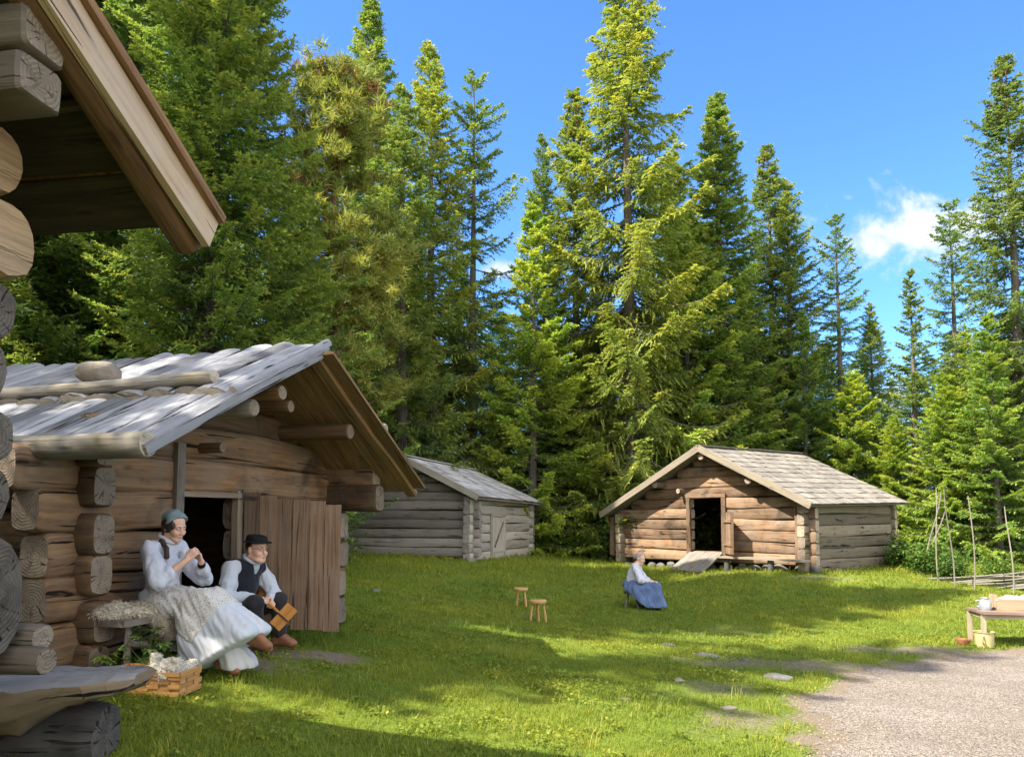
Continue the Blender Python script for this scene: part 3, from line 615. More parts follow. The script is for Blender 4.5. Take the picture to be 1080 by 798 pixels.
# roof: two tiers of half-round boards on the near slope
rg = random.Random(4)
def slope_pt(x, y, lift=0.): return (x, y, rl(y) + lift)
mb = MB(); x = -3.95; i = 0
while x < .98:
    wd = rg.uniform(.22, .31); xe = min(x + wd, 1.0); cx = (x + xe) / 2
    plank(mb, slope_pt(cx, -.42 + rg.uniform(-.02, .03), .03 + rg.uniform(0, .015)), slope_pt(cx + rg.uniform(-.02, .02), .74, .05), (-1, 0, 0), xe - x + .03, .035, 200 + i, 0, 1, crown=.035, n=4)
    x = xe; i += 1
x = -4.0
while x < .99:
    wd = rg.uniform(.21, .33); xe = min(x + wd, 1.02); cx = (x + xe) / 2; ov = rg.choice((.03, .08, .14, .2, .06)) if xe < 1.0 else .22
    d = unit((0, 2.17, 1.07)); top = np.array(slope_pt(cx, 1.75, .085)) + d * ov
    plank(mb, slope_pt(cx, .5 + rg.uniform(-.05, .05), .085 + rg.uniform(0, .02)), top, (-1, 0, 0), xe - x + .02, .035, 240 + i, 0, 1, crown=.035 + rg.uniform(0, .012), n=5)
    x = xe; i += 1
plank(mb, slope_pt(.93, -.45, .02), np.array(slope_pt(.93, 1.75, .05)) + unit((0, 2.17, 1.07)) * .12, (-1, 0, 0), .26, .075, 290, 0, 1, n=6, wob=.008)
near_roof = mb.build('roof_slope', [M['roof_gray'], M['roof_end']], shed); near_roof['label'] = 'near roof slope of pale weathered half-round boards'
mb = MB(); x = -3.95
while x < .8:
    wd = .27; plank(mb, slope_pt(x + wd / 2, -.36, -.012), slope_pt(x + wd / 2, 1.72, -.012), (-1, 0, 0), wd - .012, .022, 300 + i, n=3); x += wd; i += 1
mb.build('roof_lining', M['roof_under'], shed)
mb = MB(); x = -3.95
while x < .92:
    wd = rg.uniform(.24, .33); xe = min(x + wd, .93)
    plank(mb, slope_pt((x + xe) / 2, 1.76, .0), slope_pt((x + xe) / 2, 3.85, .0), (-1, 0, 0), xe - x - .014, .03, 330 + i, n=4, wob=.006); x = xe; i += 1
x = -3.9
while x < .93:
    wd = .3; plank(mb, slope_pt(x + .15, 1.72, .05), slope_pt(x + .15, 3.9, .05), (-1, 0, 0), .27, .03, 360 + i, n=3, crown=.02); x += wd; i += 1
plank(mb, slope_pt(.975, 1.74, .015), slope_pt(.975, 3.98, .012), (-1, 0, 0), .12, .075, 399, n=6, wob=.008, tint=.8)
far_roof = mb.build('roof_slope', [M['roof_under'], M['roof_end']], shed)
mb = MB(); log(mb, (-4.0, -.41, 1.655), (1.02, -.41, 1.655), .185, .185, 401, 1.0, taper=.0, chop=.015, tint=.7); mb.build('eave_log', [M['silver_log'], M['roof_end']], shed)
mb = MB(); log(mb, (-4.0, .54, 2.285), (.76, .54, 2.285), .125, .115, 402, taper=-.1, bow=.02, chop=.012, tint=.9, ns=12); mb.build('weight_log', [M['silver_log'], M['roof_end']], shed)
mb = MB(); log(mb, (-3.9, 2.95, 2.13), (1.14, 2.95, 2.13), .12, .12, 403, chop=.012, ns=12); mb.build('weight_log', [M['silver_log'], M['roof_end']], shed)
for j, (y, z, x1, dia) in enumerate(((.90, 2.09, .90, .15), (1.32, 2.29, .90, .15), (1.86, 2.24, .62, .13), (2.52, 2.05, .93, .17), (1.18, 1.76, .36, .10))):
    mb = MB(); log(mb, (-3.8, y, z), (x1, y, z), dia, dia, 410 + j, chop=.012, ns=14); mb.build('purlin', [M['purlin'] if j != 0 else M['silver_log'], M['shed_end']], shed)
# door frame, sill and the sagging leaf
mb = MB(); plank(mb, (.13, .91, .02), (.13, .91, 1.80), (0, 1, 0), .10, .06, 421, n=5)
mb.build('door_jamb', M['shed_post'], shed)
mb = MB(); plank(mb, (.10, 1.775, .02), (.10, 1.775, 1.40), (0, 1, 0), .08, .07, 422, n=5); mb.build('door_jamb', M['frame_wood'], shed)
mb = MB(); plank(mb, (.12, .94, 1.352), (.12, 1.82, 1.352), (1, 0, 0), .07, .05, 423); mb.build('door_head', M['frame_wood'], shed)
mb = MB(); log(mb, (.22, .9, .06), (.22, 2.7, .05), .30, .16, 424, .7); mb.build('doorstep', [M['shed_post'], M['shed_end']], shed)
dv = np.array([.954, .300, 0.]); hp = np.array([.165, 1.80, 0.]); mb = MB(); ws = [.15, .17, .16, .17, .15, .16]; u = 0.
for j, wd in enumerate(ws):
    a = hp + dv * (u + wd / 2); sg = -.125 * (u + wd / 2) / .96
    plank(mb, a + np.array([0, 0, .13 + sg + rg.uniform(-.02, .02)]), a + np.array([0, 0, 1.385 + sg + rg.uniform(-.012, .012)]), dv, wd - .006, .03, 430 + j, n=4); u += wd
door = mb.build('door', M['door_board'], shed); door['label'] = 'open door leaf of dark brown vertical boards, sagging outward'
for zz in (.4, 1.15):
    mb = MB(); a = hp + np.array([-.005, .035, zz]); plank(mb, a + dv * .05 + np.array([-.0, .015, 0]), a + dv * .88 + np.array([0, .015, -.115]), (0, 0, 1), .09, .03, 445); mb.build('batten', M['door_board'], door)
mb = MB(); plank(mb, hp + np.array([.0, -.022, 1.34]), hp + dv * .14 + np.array([0, -.022, 1.325]), (0, 0, 1), .03, .008, 446); lathe(mb, [(.0, -.03), (.012, -.03), (.012, .05), (0, .05)], hp + np.array([-.01, -.02, 1.36]), 8); mb.build('hinge', M['iron'], door)
# the stone lying on the weight log
p = sh(-.62, .74, 2.385); st = thing('roof_stone', p, .3, 'rounded pale stone weighing down the plank roof of the log shed', 'stone')
mb = MB(); rock(mb, (0, 0, .06), (.42, .27, .23), 5, 0, 3, .07); mb.build('stone', M['rock_warm'], st)
# plank bench along the gable wall
b = thing('wall_bench', sh(0, 0, 0), SH_R, 'low rough plank bench along the log shed wall under the seated woman', 'bench')
mb = MB(); plank(mb, (.34, -.06, .355), (.34, 1.0, .355), (1, 0, 0), .36, .05, 460, n=4, wob=.008); mb.build('seat', M['shed_post'], b)
for j, (x0, y0, x1, y1) in enumerate(((.46, .06, .50, .0), (.22, .08, .2, .0), (.46, .9, .5, .95), (.22, .9, .2, .95))):
    mb = MB(); log(mb, (x1, y1, -.12), (x0, y0, .34), .055, .055, 465 + j, ns=8, chop=0); mb.build('leg', [M['shed_post'], M['shed_end']], b)
mb = MB(); log(mb, (.52, .02, .19), (.40, .75, .03), .05, .05, 470, ns=8, chop=0); mb.build('brace', [M['silver_log'], M['shed_end']], b)

# ------------------------------------------------------------------ the tall barn at the left edge
BN_S = .88; BN_O = np.array([-2.596, 3.88, .18]); BN_R = R(-10)
def bn(x, y, z):
    c, s = math.cos(BN_R), math.sin(BN_R); return np.array([BN_O[0] + BN_S * (c * x - s * y), BN_O[1] + BN_S * (s * x + c * y), BN_O[2] + BN_S * z])
barn = thing('log_barn', BN_O, BN_R, 'big weathered log barn at the left edge whose roof corner juts into the picture', 'log barn'); barn.scale = (BN_S, BN_S, BN_S)
FOOT.append((*bn(-2, -3.2, 0)[:2], 2.35, 2.7, BN_R))
KB = .50
def br(y): return 3.17 + KB * (.3 - y)
mb = MB()
spec = [(.0, .34, .34, .02), (.31, .34, .34, .05), (.62, .34, .30, .42), (.97, .33, .34, .60), (1.29, .33, .34, .70), (1.60, .30, .32, .55), (1.90, .30, .32, .57), (2.20, .30, .32, .55), (2.49, .30, .31, .58)]
for j, (z, w_, h_, xe) in enumerate(spec):
    if j == 4: continue
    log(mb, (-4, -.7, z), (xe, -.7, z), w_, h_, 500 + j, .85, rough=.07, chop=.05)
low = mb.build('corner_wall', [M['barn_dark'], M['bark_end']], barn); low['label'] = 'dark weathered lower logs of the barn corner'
mb = MB(); log(mb, (-4, -.72, 1.20), (.63, -.72, 1.14), .46, .60, 520, .95, rough=.12, chop=.10, bow=.03, step=.08, capr=.03); cr = mb.build('sill_log', [M['barn_dark'], M['bark_end']], barn); cr['label'] = 'thick cracked dark gray log end'
mb = MB()
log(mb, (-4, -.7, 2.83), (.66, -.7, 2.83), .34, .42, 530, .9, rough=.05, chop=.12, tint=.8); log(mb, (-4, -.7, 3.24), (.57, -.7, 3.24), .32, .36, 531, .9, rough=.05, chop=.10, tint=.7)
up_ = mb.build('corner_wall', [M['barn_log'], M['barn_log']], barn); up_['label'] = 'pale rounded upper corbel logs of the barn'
mb = MB()
for j in range(11): log(mb, (.2, -.95, -.09 + .32 * j), (.2, -5.6, -.09 + .32 * j), .26, .32, 540 + j, .8)
mb.build('gable_wall', [M['barn_log'], M['barn_end']], barn)
for j, (xe, dz) in enumerate(((.74, 0), (.66, .12))): mb = MB(); log(mb, (-.4, -.50 + .06 * j, .80 + dz), (xe, -.46 + .06 * j, .78 + dz), .17, .15, 560 + j, .9, rough=.08, chop=.04, ns=12); mb.build('corner_stub', [M['barn_dark'], M['shed_end']], barn)
mb = MB(); log(mb, (-4, -1.0, 3.61), (1.07, -1.0, 3.61), .25, .20, 570, .3, rough=.03, tint=.5, chop=.015); log(mb, (-4, -.99, 3.41), (1.05, -.99, 3.41), .26, .20, 571, .3, rough=.05, tint=.2, chop=.015); pu = mb.build('purlin', [M['barn_dark'], M['shed_end']], barn)
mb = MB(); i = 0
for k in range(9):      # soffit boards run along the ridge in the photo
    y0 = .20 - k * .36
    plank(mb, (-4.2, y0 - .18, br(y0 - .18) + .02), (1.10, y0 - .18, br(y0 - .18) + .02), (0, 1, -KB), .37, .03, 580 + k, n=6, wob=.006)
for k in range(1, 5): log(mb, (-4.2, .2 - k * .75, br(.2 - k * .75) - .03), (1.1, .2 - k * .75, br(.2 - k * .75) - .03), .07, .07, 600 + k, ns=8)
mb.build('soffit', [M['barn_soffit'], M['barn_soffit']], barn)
mb = MB(); x = -4.3
while x < 1.05:
    plank(mb, (x + .14, .20, br(.20) + .05), (x + .14, -3.2, br(-3.2) + .05), (1, 0, 0), .29, .04, 620 + i, n=4); plank(mb, (x + .14, -6.6, br(-3.2) + .06 - KB * 3.4), (x + .14, -3.2, br(-3.2) + .06), (-1, 0, 0), .29, .04, 650 + i, n=3); x += .285; i += 1
mb.build('roof_deck', M['barge_edge'], barn)
d = np.array([0, -1, KB]); d = d / np.linalg.norm(d)
nrm = np.array([0, KB, 1]) / math.hypot(1, KB)
mb = MB(); a = np.array([1.14, .20, br(.20) - .045]); e = a + d * 3.6
plank(mb, a, e, nrm, .205, .045, 690, n=10, wob=.003, tint=.75); plank(mb, a + d * .0 + nrm * .118 + np.array([.02, 0, 0]), e + nrm * .118 + np.array([.02, 0, 0]), nrm, .05, .075, 691, n=10, mi=1, wob=.004)
mb.build('barge_board', [M['barge'], M['barge_edge']], barn)
mb = MB(); log(mb, np.array([1.02, .20, br(.20) - .10]), np.array([1.02, -3., br(-3.) - .10]), .16, .17, 695, .8, rough=.06, chop=.02, tint=.35); mb.build('rafter', [M['purlin'], M['shed_end']], barn)
# log bench in front of it: a half log on a bark-covered support
hb = thing('log_bench', (-2.6, 4.15, 0), 0, 'thick gray half-log bench at the bottom left corner on a dark bark log', 'log bench')
secs = [(-1.1, .33, .30, 4.06), (-.75, .34, .31, 4.06), (-.4, .34, .30, 4.07), (-.12, .33, .30, 4.09), (.05, .32, .27, 4.10), (.17, .30, .20, 4.12), (.28, .27, .145, 4.14), (.40, .24, .125, 4.17), (.50, .20, .11, 4.19), (.575, .16, .085, 4.205), (.60, .13, .06, 4.21)]
_x = np.array([q[0] for q in secs]); _f = np.unique(np.concatenate([np.arange(-1.1, .6, .05), _x[-5:]])); secs = [(float(x),) + tuple(float(np.interp(x, _x, [q[i] for q in secs])) for i in (1, 2, 3)) for x in _f]
V = []; ns = 15; rgn = np.random.default_rng(2)
for x, hw, dp, yc in secs:
    for j in range(ns):
        a = math.pi * j / (ns - 1); V.append((x, yc - 4.15 - hw * math.cos(a) * (1 + .05 * math.sin(x * 9 + j)) + rgn.normal() * .004, .665 - .02 - (dp - .02) * math.sin(a) ** .75 * (1 + .10 * math.sin(x * 7 + j * 1.3) + .05 * math.sin(x * 17 - j * 2.1)) + rgn.normal() * .004))
    for j in range(6):
        q = 1 - 2 * (j + .5) / 6; V.append((x, yc - 4.15 + hw * q * .985, .665 + rgn.normal() * .004 + .006 * math.sin(x * 8 + q * 5) - (.010 if j in (0, 5) else 0)))
V = np.array(V); kk = ns + 6; mb = MB(); fs = []; uu = []
ftop = []; utop = []
for i in range(len(secs) - 1):
    for j in range(kk):
        j2 = (j + 1) % kk; q = (i * kk + j, i * kk + j2, (i + 1) * kk + j2, (i + 1) * kk + j)
        x0, x1 = secs[i][0] + 3, secs[i + 1][0] + 3; uq = [(x0, j * .055), (x0, (j + 1) * .055), (x1, (j + 1) * .055), (x1, j * .055)]
        if j < ns - 1: fs.append(q); uu.append(uq)
        else: ftop.append(q); utop.append(uq)
n0 = len(V); mb.add(V, fs, uu, 0, .55); mb.f += ftop; mb.uv += sum(utop, []); mb.mi += [1] * len(ftop); mb.t += [.6] * len(ftop)
last = [(len(secs) - 1) * kk + j for j in range(kk)]; mb.f.append(last); mb.uv += [(V[q][1], V[q][2]) for q in last]; mb.mi.append(0); mb.t.append(.4)
mb.build('seat', [M['bench_side'], M['bench_top']], hb)
mb = MB(); log(mb, (-1.0, .13, .27), (.37, .12, .30), .36, .36, 702, .9, rough=.10, chop=.07, step=.07, bow=.0); mb.build('support', [M['bark'], M['bark_end']], hb)
# ------------------------------------------------------------------ the two gabled cabins at the far side of the meadow
def cabin(name, C, th, G, W, hc, z0, n, door, roof, mats, label, seed, sidedoor=None):
    """local x along the gable (0 = right corner, -G = left), y back, z up; roof = heights (ridge f/b, right f/b, left f/b) and ridge offset"""
    t = thing(name, (C[0], C[1], 0), -th, label, 'log cabin', 'log cabins around the meadow'); lm = [mats['log'], mats['end']]; lg = [mats['side'], mats['end']]
    a = -th; ca, sa = math.cos(a), math.sin(a); FOOT.append((C[0] + ca * (-G / 2) - sa * W / 2, C[1] + sa * (-G / 2) + ca * W / 2, G / 2 + .1, W / 2 + .1, a))
    rx, rf, rb, ef, eb, lf, lb = roof
    def under(x): return (ef + (rf - ef) * (x - .35) / (rx - .35)) if x > rx else (lf + (rf - lf) * (x + G + .35) / (rx + G + .35))
    mb = MB(); i = 0; z = z0 + hc / 2
    while z + hc * .4 < rf:
        if z > ef - .1:      # triangle logs
            k = (z + hc * .3)
            xr = .35 + (rx - .35) * (k - ef) / (rf - ef); xl = -G - .35 + (rx + G + .35) * (k - lf) / (rf - lf)
        else: xr, xl = .26, -G - .26
        xr = min(xr, .26); xl = max(xl, -G - .26)
        if xr - xl > .25:
            if door and door[2] < z < door[3]: log(mb, (xl, 0, z), (door[0], 0, z), .2, hc * 1.0, seed + i, .38, rough=.045, step=.25, bow=.008, taper=.10); log(mb, (door[1], 0, z), (xr, 0, z), .2, hc * 1.0, seed + 20 + i, .38, rough=.045, step=.25, bow=.008, taper=.10)
            else: log(mb, (xl, 0, z), (xr, 0, z), .2, hc * 1.0, seed + i, .38, rough=.045, step=.25, bow=.008, taper=.10)
        i += 1; z += hc
    mb.build('gable_wall', lm, t)
    for s, x in ((0, 0), (1, -G)):
        mb = MB(); z = z0; top = (ef + eb) / 2 if s == 0 else (lf + lb) / 2; i = 0; ov = .28
        while z < top:
            if sidedoor and s == 0 and sidedoor[2] < z < sidedoor[3]: log(mb, (x, -ov, z), (x, sidedoor[0], z), .2, hc, seed + 40 + i, .38, rough=.045, step=.25, bow=.008, taper=.10); log(mb, (x, sidedoor[1], z), (x, W + ov, z), .2, hc, seed + 50 + i, .38, rough=.045, step=.25, bow=.008, taper=.10)
            else: log(mb, (x, -ov, z), (x, W + ov, z), .2, hc, seed + 40 + 30 * s + i, .38, rough=.045, step=.25, bow=.008, taper=.10)
            z += hc; i += 1
        mb.build('side_wall', lg, t)
    mb = MB(); z = z0 + hc / 2; i = 0
    while z < rb - .1:
        xr = .2 if z < eb else .35 + (rx - .35) * (z + .1 - eb) / (rb - eb); xl = -G - .2 if z < lb else -G - .35 + (rx + G + .35) * (z + .1 - lb) / (rb - lb)
        if xr - xl > .2: log(mb, (min(xl, xr), W, z), (xr, W, z), .2, hc, seed + 90 + i, .75, step=.6)
        z += hc; i += 1
    mb.build('rear_wall', lg, t)
    mb = MB(); box(mb, (-G / 2, W / 2, z0 + .02), (G - .2, W - .2, .08)); mb.build('floor_boards', mats['side'], t)
    return t, under
def roof_slope(t, p00, p01, p10, p11, rows, cols, mat, seed, thick=.03, name='roof_slope', jit=.05, lab=None, white=0.):
    """boards in courses; p00 eave front, p01 eave back, p10 ridge front, p11 ridge back"""
    p00, p01, p10, p11 = [np.asarray(q, float) for q in (p00, p01, p10, p11)]; rg = random.Random(seed); mb = MB()
    def pt(u, v): return (p00 * (1 - u) + p01 * u) * (1 - v) + (p10 * (1 - u) + p11 * u) * v
    nm = unit(np.cross(p01 - p00, p10 - p00)); nm = nm if nm[2] > 0 else -nm
    q = np.array([pt(0, 0), pt(1, 0), pt(1, 1), pt(0, 1)]) - nm * .03
    mb.add(np.concatenate([q, q - nm * .03]), [(0, 1, 2, 3), (7, 6, 5, 4), (0, 4, 5, 1), (1, 5, 6, 2), (2, 6, 7, 3), (3, 7, 4, 0)], None, 0, .2)
    for r in range(rows):
        us = [0.]
        while us[-1] < 1: us.append(us[-1] + rg.uniform(.7, 1.4) / cols)
        us[-1] = 1.
        for a, b in zip(us[:-1], us[1:]):
            if b - a < .003: continue
            v0 = max(-.012, r / rows - rg.uniform(0, jit) / rows * 2 - .01); v1 = min(1., (r + 1.35) / rows); u = (a + b) / 2
            lift = rg.uniform(0, .014)
            plank(mb, pt(u, v0) + nm * (.022 + lift), pt(u, v1) + nm * (.004), pt(1, 0) - pt(0, 0) if (np.cross(pt(u, v1) - pt(u, v0), pt(1, 0) - pt(0, 0)) @ nm) > 0 else pt(0, 0) - pt(1, 0), np.linalg.norm(pt(b, 0) - pt(a, 0)) * .97, .02, seed * 31 + rg.randrange(9999), n=1, wob=.003, tint=(1.0 if rg.random() < white else rg.random() * .85))
    o = mb.build(name, mat, t)
    if lab: o['label'] = lab
    return o
# sunlit cabin on the right
RC = np.array([7.17, 18.5]); RT = R(50); RG, RW = 5.9, 4.44
mats = dict(log=M['cabin_log'], end=M['cabin_end'], side=M['cabin_gray'])
roofz = (-2.72, 3.36, 3.44, 1.80, 1.90, 1.58, 1.66)
c1, under = cabin('log_cabin', RC, RT, RG, RW, .285, .30, 7, (-3.36, -2.32, .52, 1.98), roofz, mats, 'sunlit brown log cabin on the right with a wooden ramp at its dark open door', 900)
f, bk = -.55, RW + .3; rx = roofz[0]
roof_slope(c1, (.40, f, roofz[3]), (.40, bk, roofz[4]), (rx, f, roofz[1]), (rx, bk, roofz[2]), 11, 30, M['shingle'], 61)
roof_slope(c1, (-RG - .40, f, roofz[5]), (-RG - .40, bk, roofz[6]), (rx, f, roofz[1]), (rx, bk, roofz[2]), 11, 26, M['shingle'], 62)
mb = MB(); plank(mb, (.43, f - .03, roofz[3] - .03), (rx, f - .03, roofz[1] - .02), (.45, 0, 1), .17, .04, 951, n=4, tint=.8); mb.build('barge_board', M['trim_pale'], c1)
mb = MB(); plank(mb, (-RG - .43, f - .03, roofz[5] - .03), (rx, f - .03, roofz[1] - .02), (-.45, 0, 1), .17, .04, 952, n=4, tint=.6); mb.build('barge_board', M['trim_pale'], c1)
mb = MB(); plank(mb, (rx, f - .04, roofz[1] + .05), (rx, bk, roofz[2] + .05), (1, 0, 0), .14, .03, 953, n=4); mb.build('ridge_board', M['shingle'], c1)
for j, (x, z) in enumerate(((rx, 3.12), (-1.30, 2.44), (-4.30, 2.40))):
    mb = MB(); log(mb, (x, -.50, z), (x, RW, z), .2, .2, 960 + j, chop=.012, ns=12); mb.build('purlin', [M['cabin_gray'], M['cabin_end']], c1)
for x in (-.75, -3.6): mb = MB(); log(mb, (x, -.34, 2.22), (x, .1, 2.22), .14, .16, 968, ns=10); mb.build('wall_stub', [M['cabin_log'], M['cabin_end']], c1)
for j, (x, zt) in enumerate(((-3.40, 2.05), (-2.27, 2.05))):
    mb = MB(); plank(mb, (x, -.13, .46), (x, -.13, zt), (1, 0, 0), .13, .06, 970 + j); mb.build('door_jamb', M['cabin_log'], c1)
mb = MB(); plank(mb, (-3.5, -.13, 2.08), (-2.2, -.13, 2.08), (0, 0, 1), .10, .055, 973); mb.build('door_head', M['cabin_log'], c1)
mb = MB(); hd = np.array([.76, -.65, 0])
for j in range(4): q = np.array([-2.22, -.18, 0]) + hd * (.1 + .2 * j); plank(mb, q + np.array([0, 0, .55]), q + np.array([0, 0, 1.62]), hd, .195, .035, 975 + j)
dr = mb.build('door', M['cabin_log'], c1)
for zz in (.8, 1.4):
    q = np.array([-2.248, -.198, zz]); mb = MB(); plank(mb, q, q + hd * .75, (0, 0, 1), .09, .03, 979); mb.build('batten', M['cabin_log'], dr)
for x, tp in ((.12, 1.75), (-RG - .05, 1.5)): mb = MB(); plank(mb, (x - .25, -.16, .35), (x - .25, -.16, tp), (1, 0, 0), .16, .09, 985); mb.build('corner_post', M['cabin_log'], c1)
mb = MB()
for k in range(4):
    plank(mb, (-3.24 + .265 * k, -.14, .535), (-3.16 + .265 * k, -1.15, .10), (1, 0, 0), .255, .04, 990 + k, tint=.4)
ra = mb.build('ramp', M['shingle'], c1); ra['label'] = 'sloping pale plank ramp up to the open door'
mb = MB(); plank(mb, (-2.15, -.42, .47), (.22, -.42, .46), (0, 1, 0), .30, .05, 995, n=4, tint=.8); mb.build('step_plank', M['trim_pale'], c1)
for x in (-2.0, -.75):
    mb = MB(); log(mb, (x, -.42, .0), (x, -.42, .44), .16, .16, 998 + int(x * 10), ns=10); mb.build('plank_support', [M['bark'], M['cabin_end']], c1)
# foundation stones
rg = random.Random(8); mb = MB()
for k in range(15): rock(mb, (-RG + .2 + k * (RG / 14) + rg.uniform(-.1, .1), rg.uniform(-.08, .03), .06 + .012 * k), (rg.uniform(.28, .5), .3, rg.uniform(.2, .3)), 300 + k, sub=2)
for k in range(11): rock(mb, (rg.uniform(-.05, .1), .1 + k * RW / 10.5, .12), (.34, rg.uniform(.3, .5), rg.uniform(.2, .32)), 330 + k, sub=2)
mb.build('foundation_stones', M['rock'], c1)
# gray storehouse between the shed and the spruces
QC = np.array([-1.02, 19.0]); QT = R(22); QG, QW = 3.64, 3.93
mats = dict(log=M['store_log'], end=M['store_end'], side=M['store_light'])
roofq = (-1.85, 3.06, 2.93, 2.0, 1.92, 2.0, 1.9)
c2, under2 = cabin('log_storehouse', QC, QT, QG, QW, .235, .50, 6, None, roofq, mats, 'small blue-gray log storehouse with a low plank side door, left of the tall spruces', 1200, (1.05, 1.85, .50, 1.52))
f, bk = -.42, QW + .3; rx = roofq[0]
roof_slope(c2, (.36, f, roofq[3]), (.36, bk, roofq[4]), (rx, f, roofq[1]), (rx, bk, roofq[2]), 5, 20, M['shingle_blue'], 71, white=.1)
roof_slope(c2, (-QG - .36, f, roofq[5]), (-QG - .36, bk, roofq[6]), (rx, f, roofq[1]), (rx, bk, roofq[2]), 5, 18, M['shingle_blue'], 72)
mb = MB(); plank(mb, (.39, f - .03, roofq[3] - .02), (rx, f - .03, roofq[1] - .01), (.55, 0, 1), .15, .04, 1251, n=4); mb.build('barge_board', M['store_light'], c2)
mb = MB(); plank(mb, (-QG - .39, f - .03, roofq[5] - .02), (rx, f - .03, roofq[1] - .01), (-.55, 0, 1), .15, .04, 1252, n=4); mb.build('barge_board', M['store_light'], c2)
mb = MB(); plank(mb, (rx, f - .04, roofq[1] + .045), (rx, bk, roofq[2] + .045), (1, 0, 0), .13, .03, 1253); mb.build('ridge_board', M['shingle_blue'], c2)
mb = MB(); log(mb, (rx, -.36, 2.80), (rx, QW, 2.7), .19, .19, 1255, chop=.012, ns=12); mb.build('purlin', [M['store_log'], M['store_end']], c2)
mb = MB()
for k in range(3): plank(mb, (.115, 1.18 + .27 * k, .58), (.115, 1.18 + .27 * k, 1.50), (0, 1, 0), .265, .04, 1260 + k, tint=.85)
dq = mb.build('door', M['store_light'], c2)
mb = MB(); plank(mb, (.15, 1.15, .72), (.15, 1.75, 1.36), (0, .7, -.7), .07, .02, 1266); mb.build('brace', M['store_log'], dq)
for j, y in enumerate((1.0, 1.9)):
    mb = MB(); plank(mb, (.11, y, .5), (.11, y, 1.56), (0, 1, 0), .09, .05, 1268 + j); mb.build('door_jamb', M['store_light'], c2)
mb = MB(); plank(mb, (.11, .95, 1.56), (.11, 1.95, 1.56), (0, 0, 1), .10, .06, 1270); mb.build('door_head', M['store_light'], c2)
for j, (x, y) in enumerate(((.1, -.25), (-3.6, -.2), (0, 3.9))):
    mb = MB(); log(mb, (x, y, .12), (x, y, .52), .2, .2, 1275 + j, ns=10, taper=-.3); mb.build('corner_block', [M['store_light'], M['store_end']], c2)
mb = MB()
for k in range(9): rock(mb, (-3.5 + k * .42, 0, .42), (.4, .3, .24), 400 + k, sub=2)
for k in range(8): rock(mb, (0, .3 + k * .5, .36), (.3, .45, .3), 420 + k, sub=2)
mb.build('foundation_stones', M['rock'], c2)
SHADE = [('open', -9.6, 8.2, 25, .95), ('sparse', -13.5, 9.0, 27, 1.1), ('sparse', -16.5, 7.4, 28, 1.1), ('sparse', -10.4, 2.8, 22, .72), ('sparse', -12.8, 3.9, 16, .8)]
# ------------------------------------------------------------------ trees
def tuft_tris(O, D, Sd, L, K, r, wid, tl, hang, tn0, tnv):
    """needle tufts along twigs: O origins, D directions, Sd side vectors, L lengths -> tri soup"""
    n = len(O); f = (np.arange(K) + r.random((n, K)) * .8) / K
    B = O[:, None] + D[:, None] * (f * L[:, None])[..., None]; B[..., 2] -= hang * (f * L[:, None]) ** 1.5
    out = []; tin = []
    up = np.cross(Sd, D)
    for s in (-1, 1):
        roll = r.normal(size=(n, K)) * .6
        sv = Sd[:, None] * np.cos(roll)[..., None] + up[:, None] * np.sin(roll)[..., None]
        ln = tl * (.7 + .6 * r.random((n, K))) * (1.1 - .5 * f)
        d = D[:, None] * (.55 + .3 * r.random((n, K)))[..., None] + sv * s * .8
        A = B + d * ln[..., None]; A[..., 2] -= .25 * hang * ln
        hw = D[:, None] * (wid * (.7 + .6 * r.random((n, K))))[..., None] * .5
        out.append(np.stack([B - hw, B + hw * 1.6, A], 2).reshape(-1, 3, 3)); tin.append((tn0[:, None] + tnv * (f - .4) + .12 * r.normal(size=(n, K))).ravel())
    # terminal shoot
    e = O + D * L[:, None]; e[:, 2] -= hang * L ** 1.5
    hw = Sd * wid * .45; b0 = O + D * (L * .55)[:, None]; b0[:, 2] -= hang * (L * .55) ** 1.5
    out.append(np.stack([b0 - hw, b0 + hw, e + D * tl * .5], 1)); tin.append(tn0 + tnv * .7)
    return np.concatenate(out), np.clip(np.concatenate(tin), 0, 1)
def tube(mbv, pts, rad, ns=7):
    pts = np.asarray(pts, float); n = len(pts); V = []
    for i in range(n):
        ax, sd, up = frame(pts[min(i + 1, n - 1)] - pts[max(i - 1, 0)], (0, .1, 1)); th = np.linspace(0, 2 * math.pi, ns, endpoint=False)
        V.append(pts[i] + rad[i] * (np.outer(np.cos(th), sd) + np.outer(np.sin(th), up)))
    fs = []; uu = []
    for i in range(n - 1):
        for j in range(ns):
            j2 = (j + 1) % ns; fs.append((i * ns + j, i * ns + j2, (i + 1) * ns + j2, (i + 1) * ns + j)); uu.append([(i * .5, j * .1), (i * .5, j * .1 + .1), (i * .5 + .5, j * .1 + .1), (i * .5 + .5, j * .1)])
    mbv.add(np.concatenate(V), fs, uu, 0, .5)
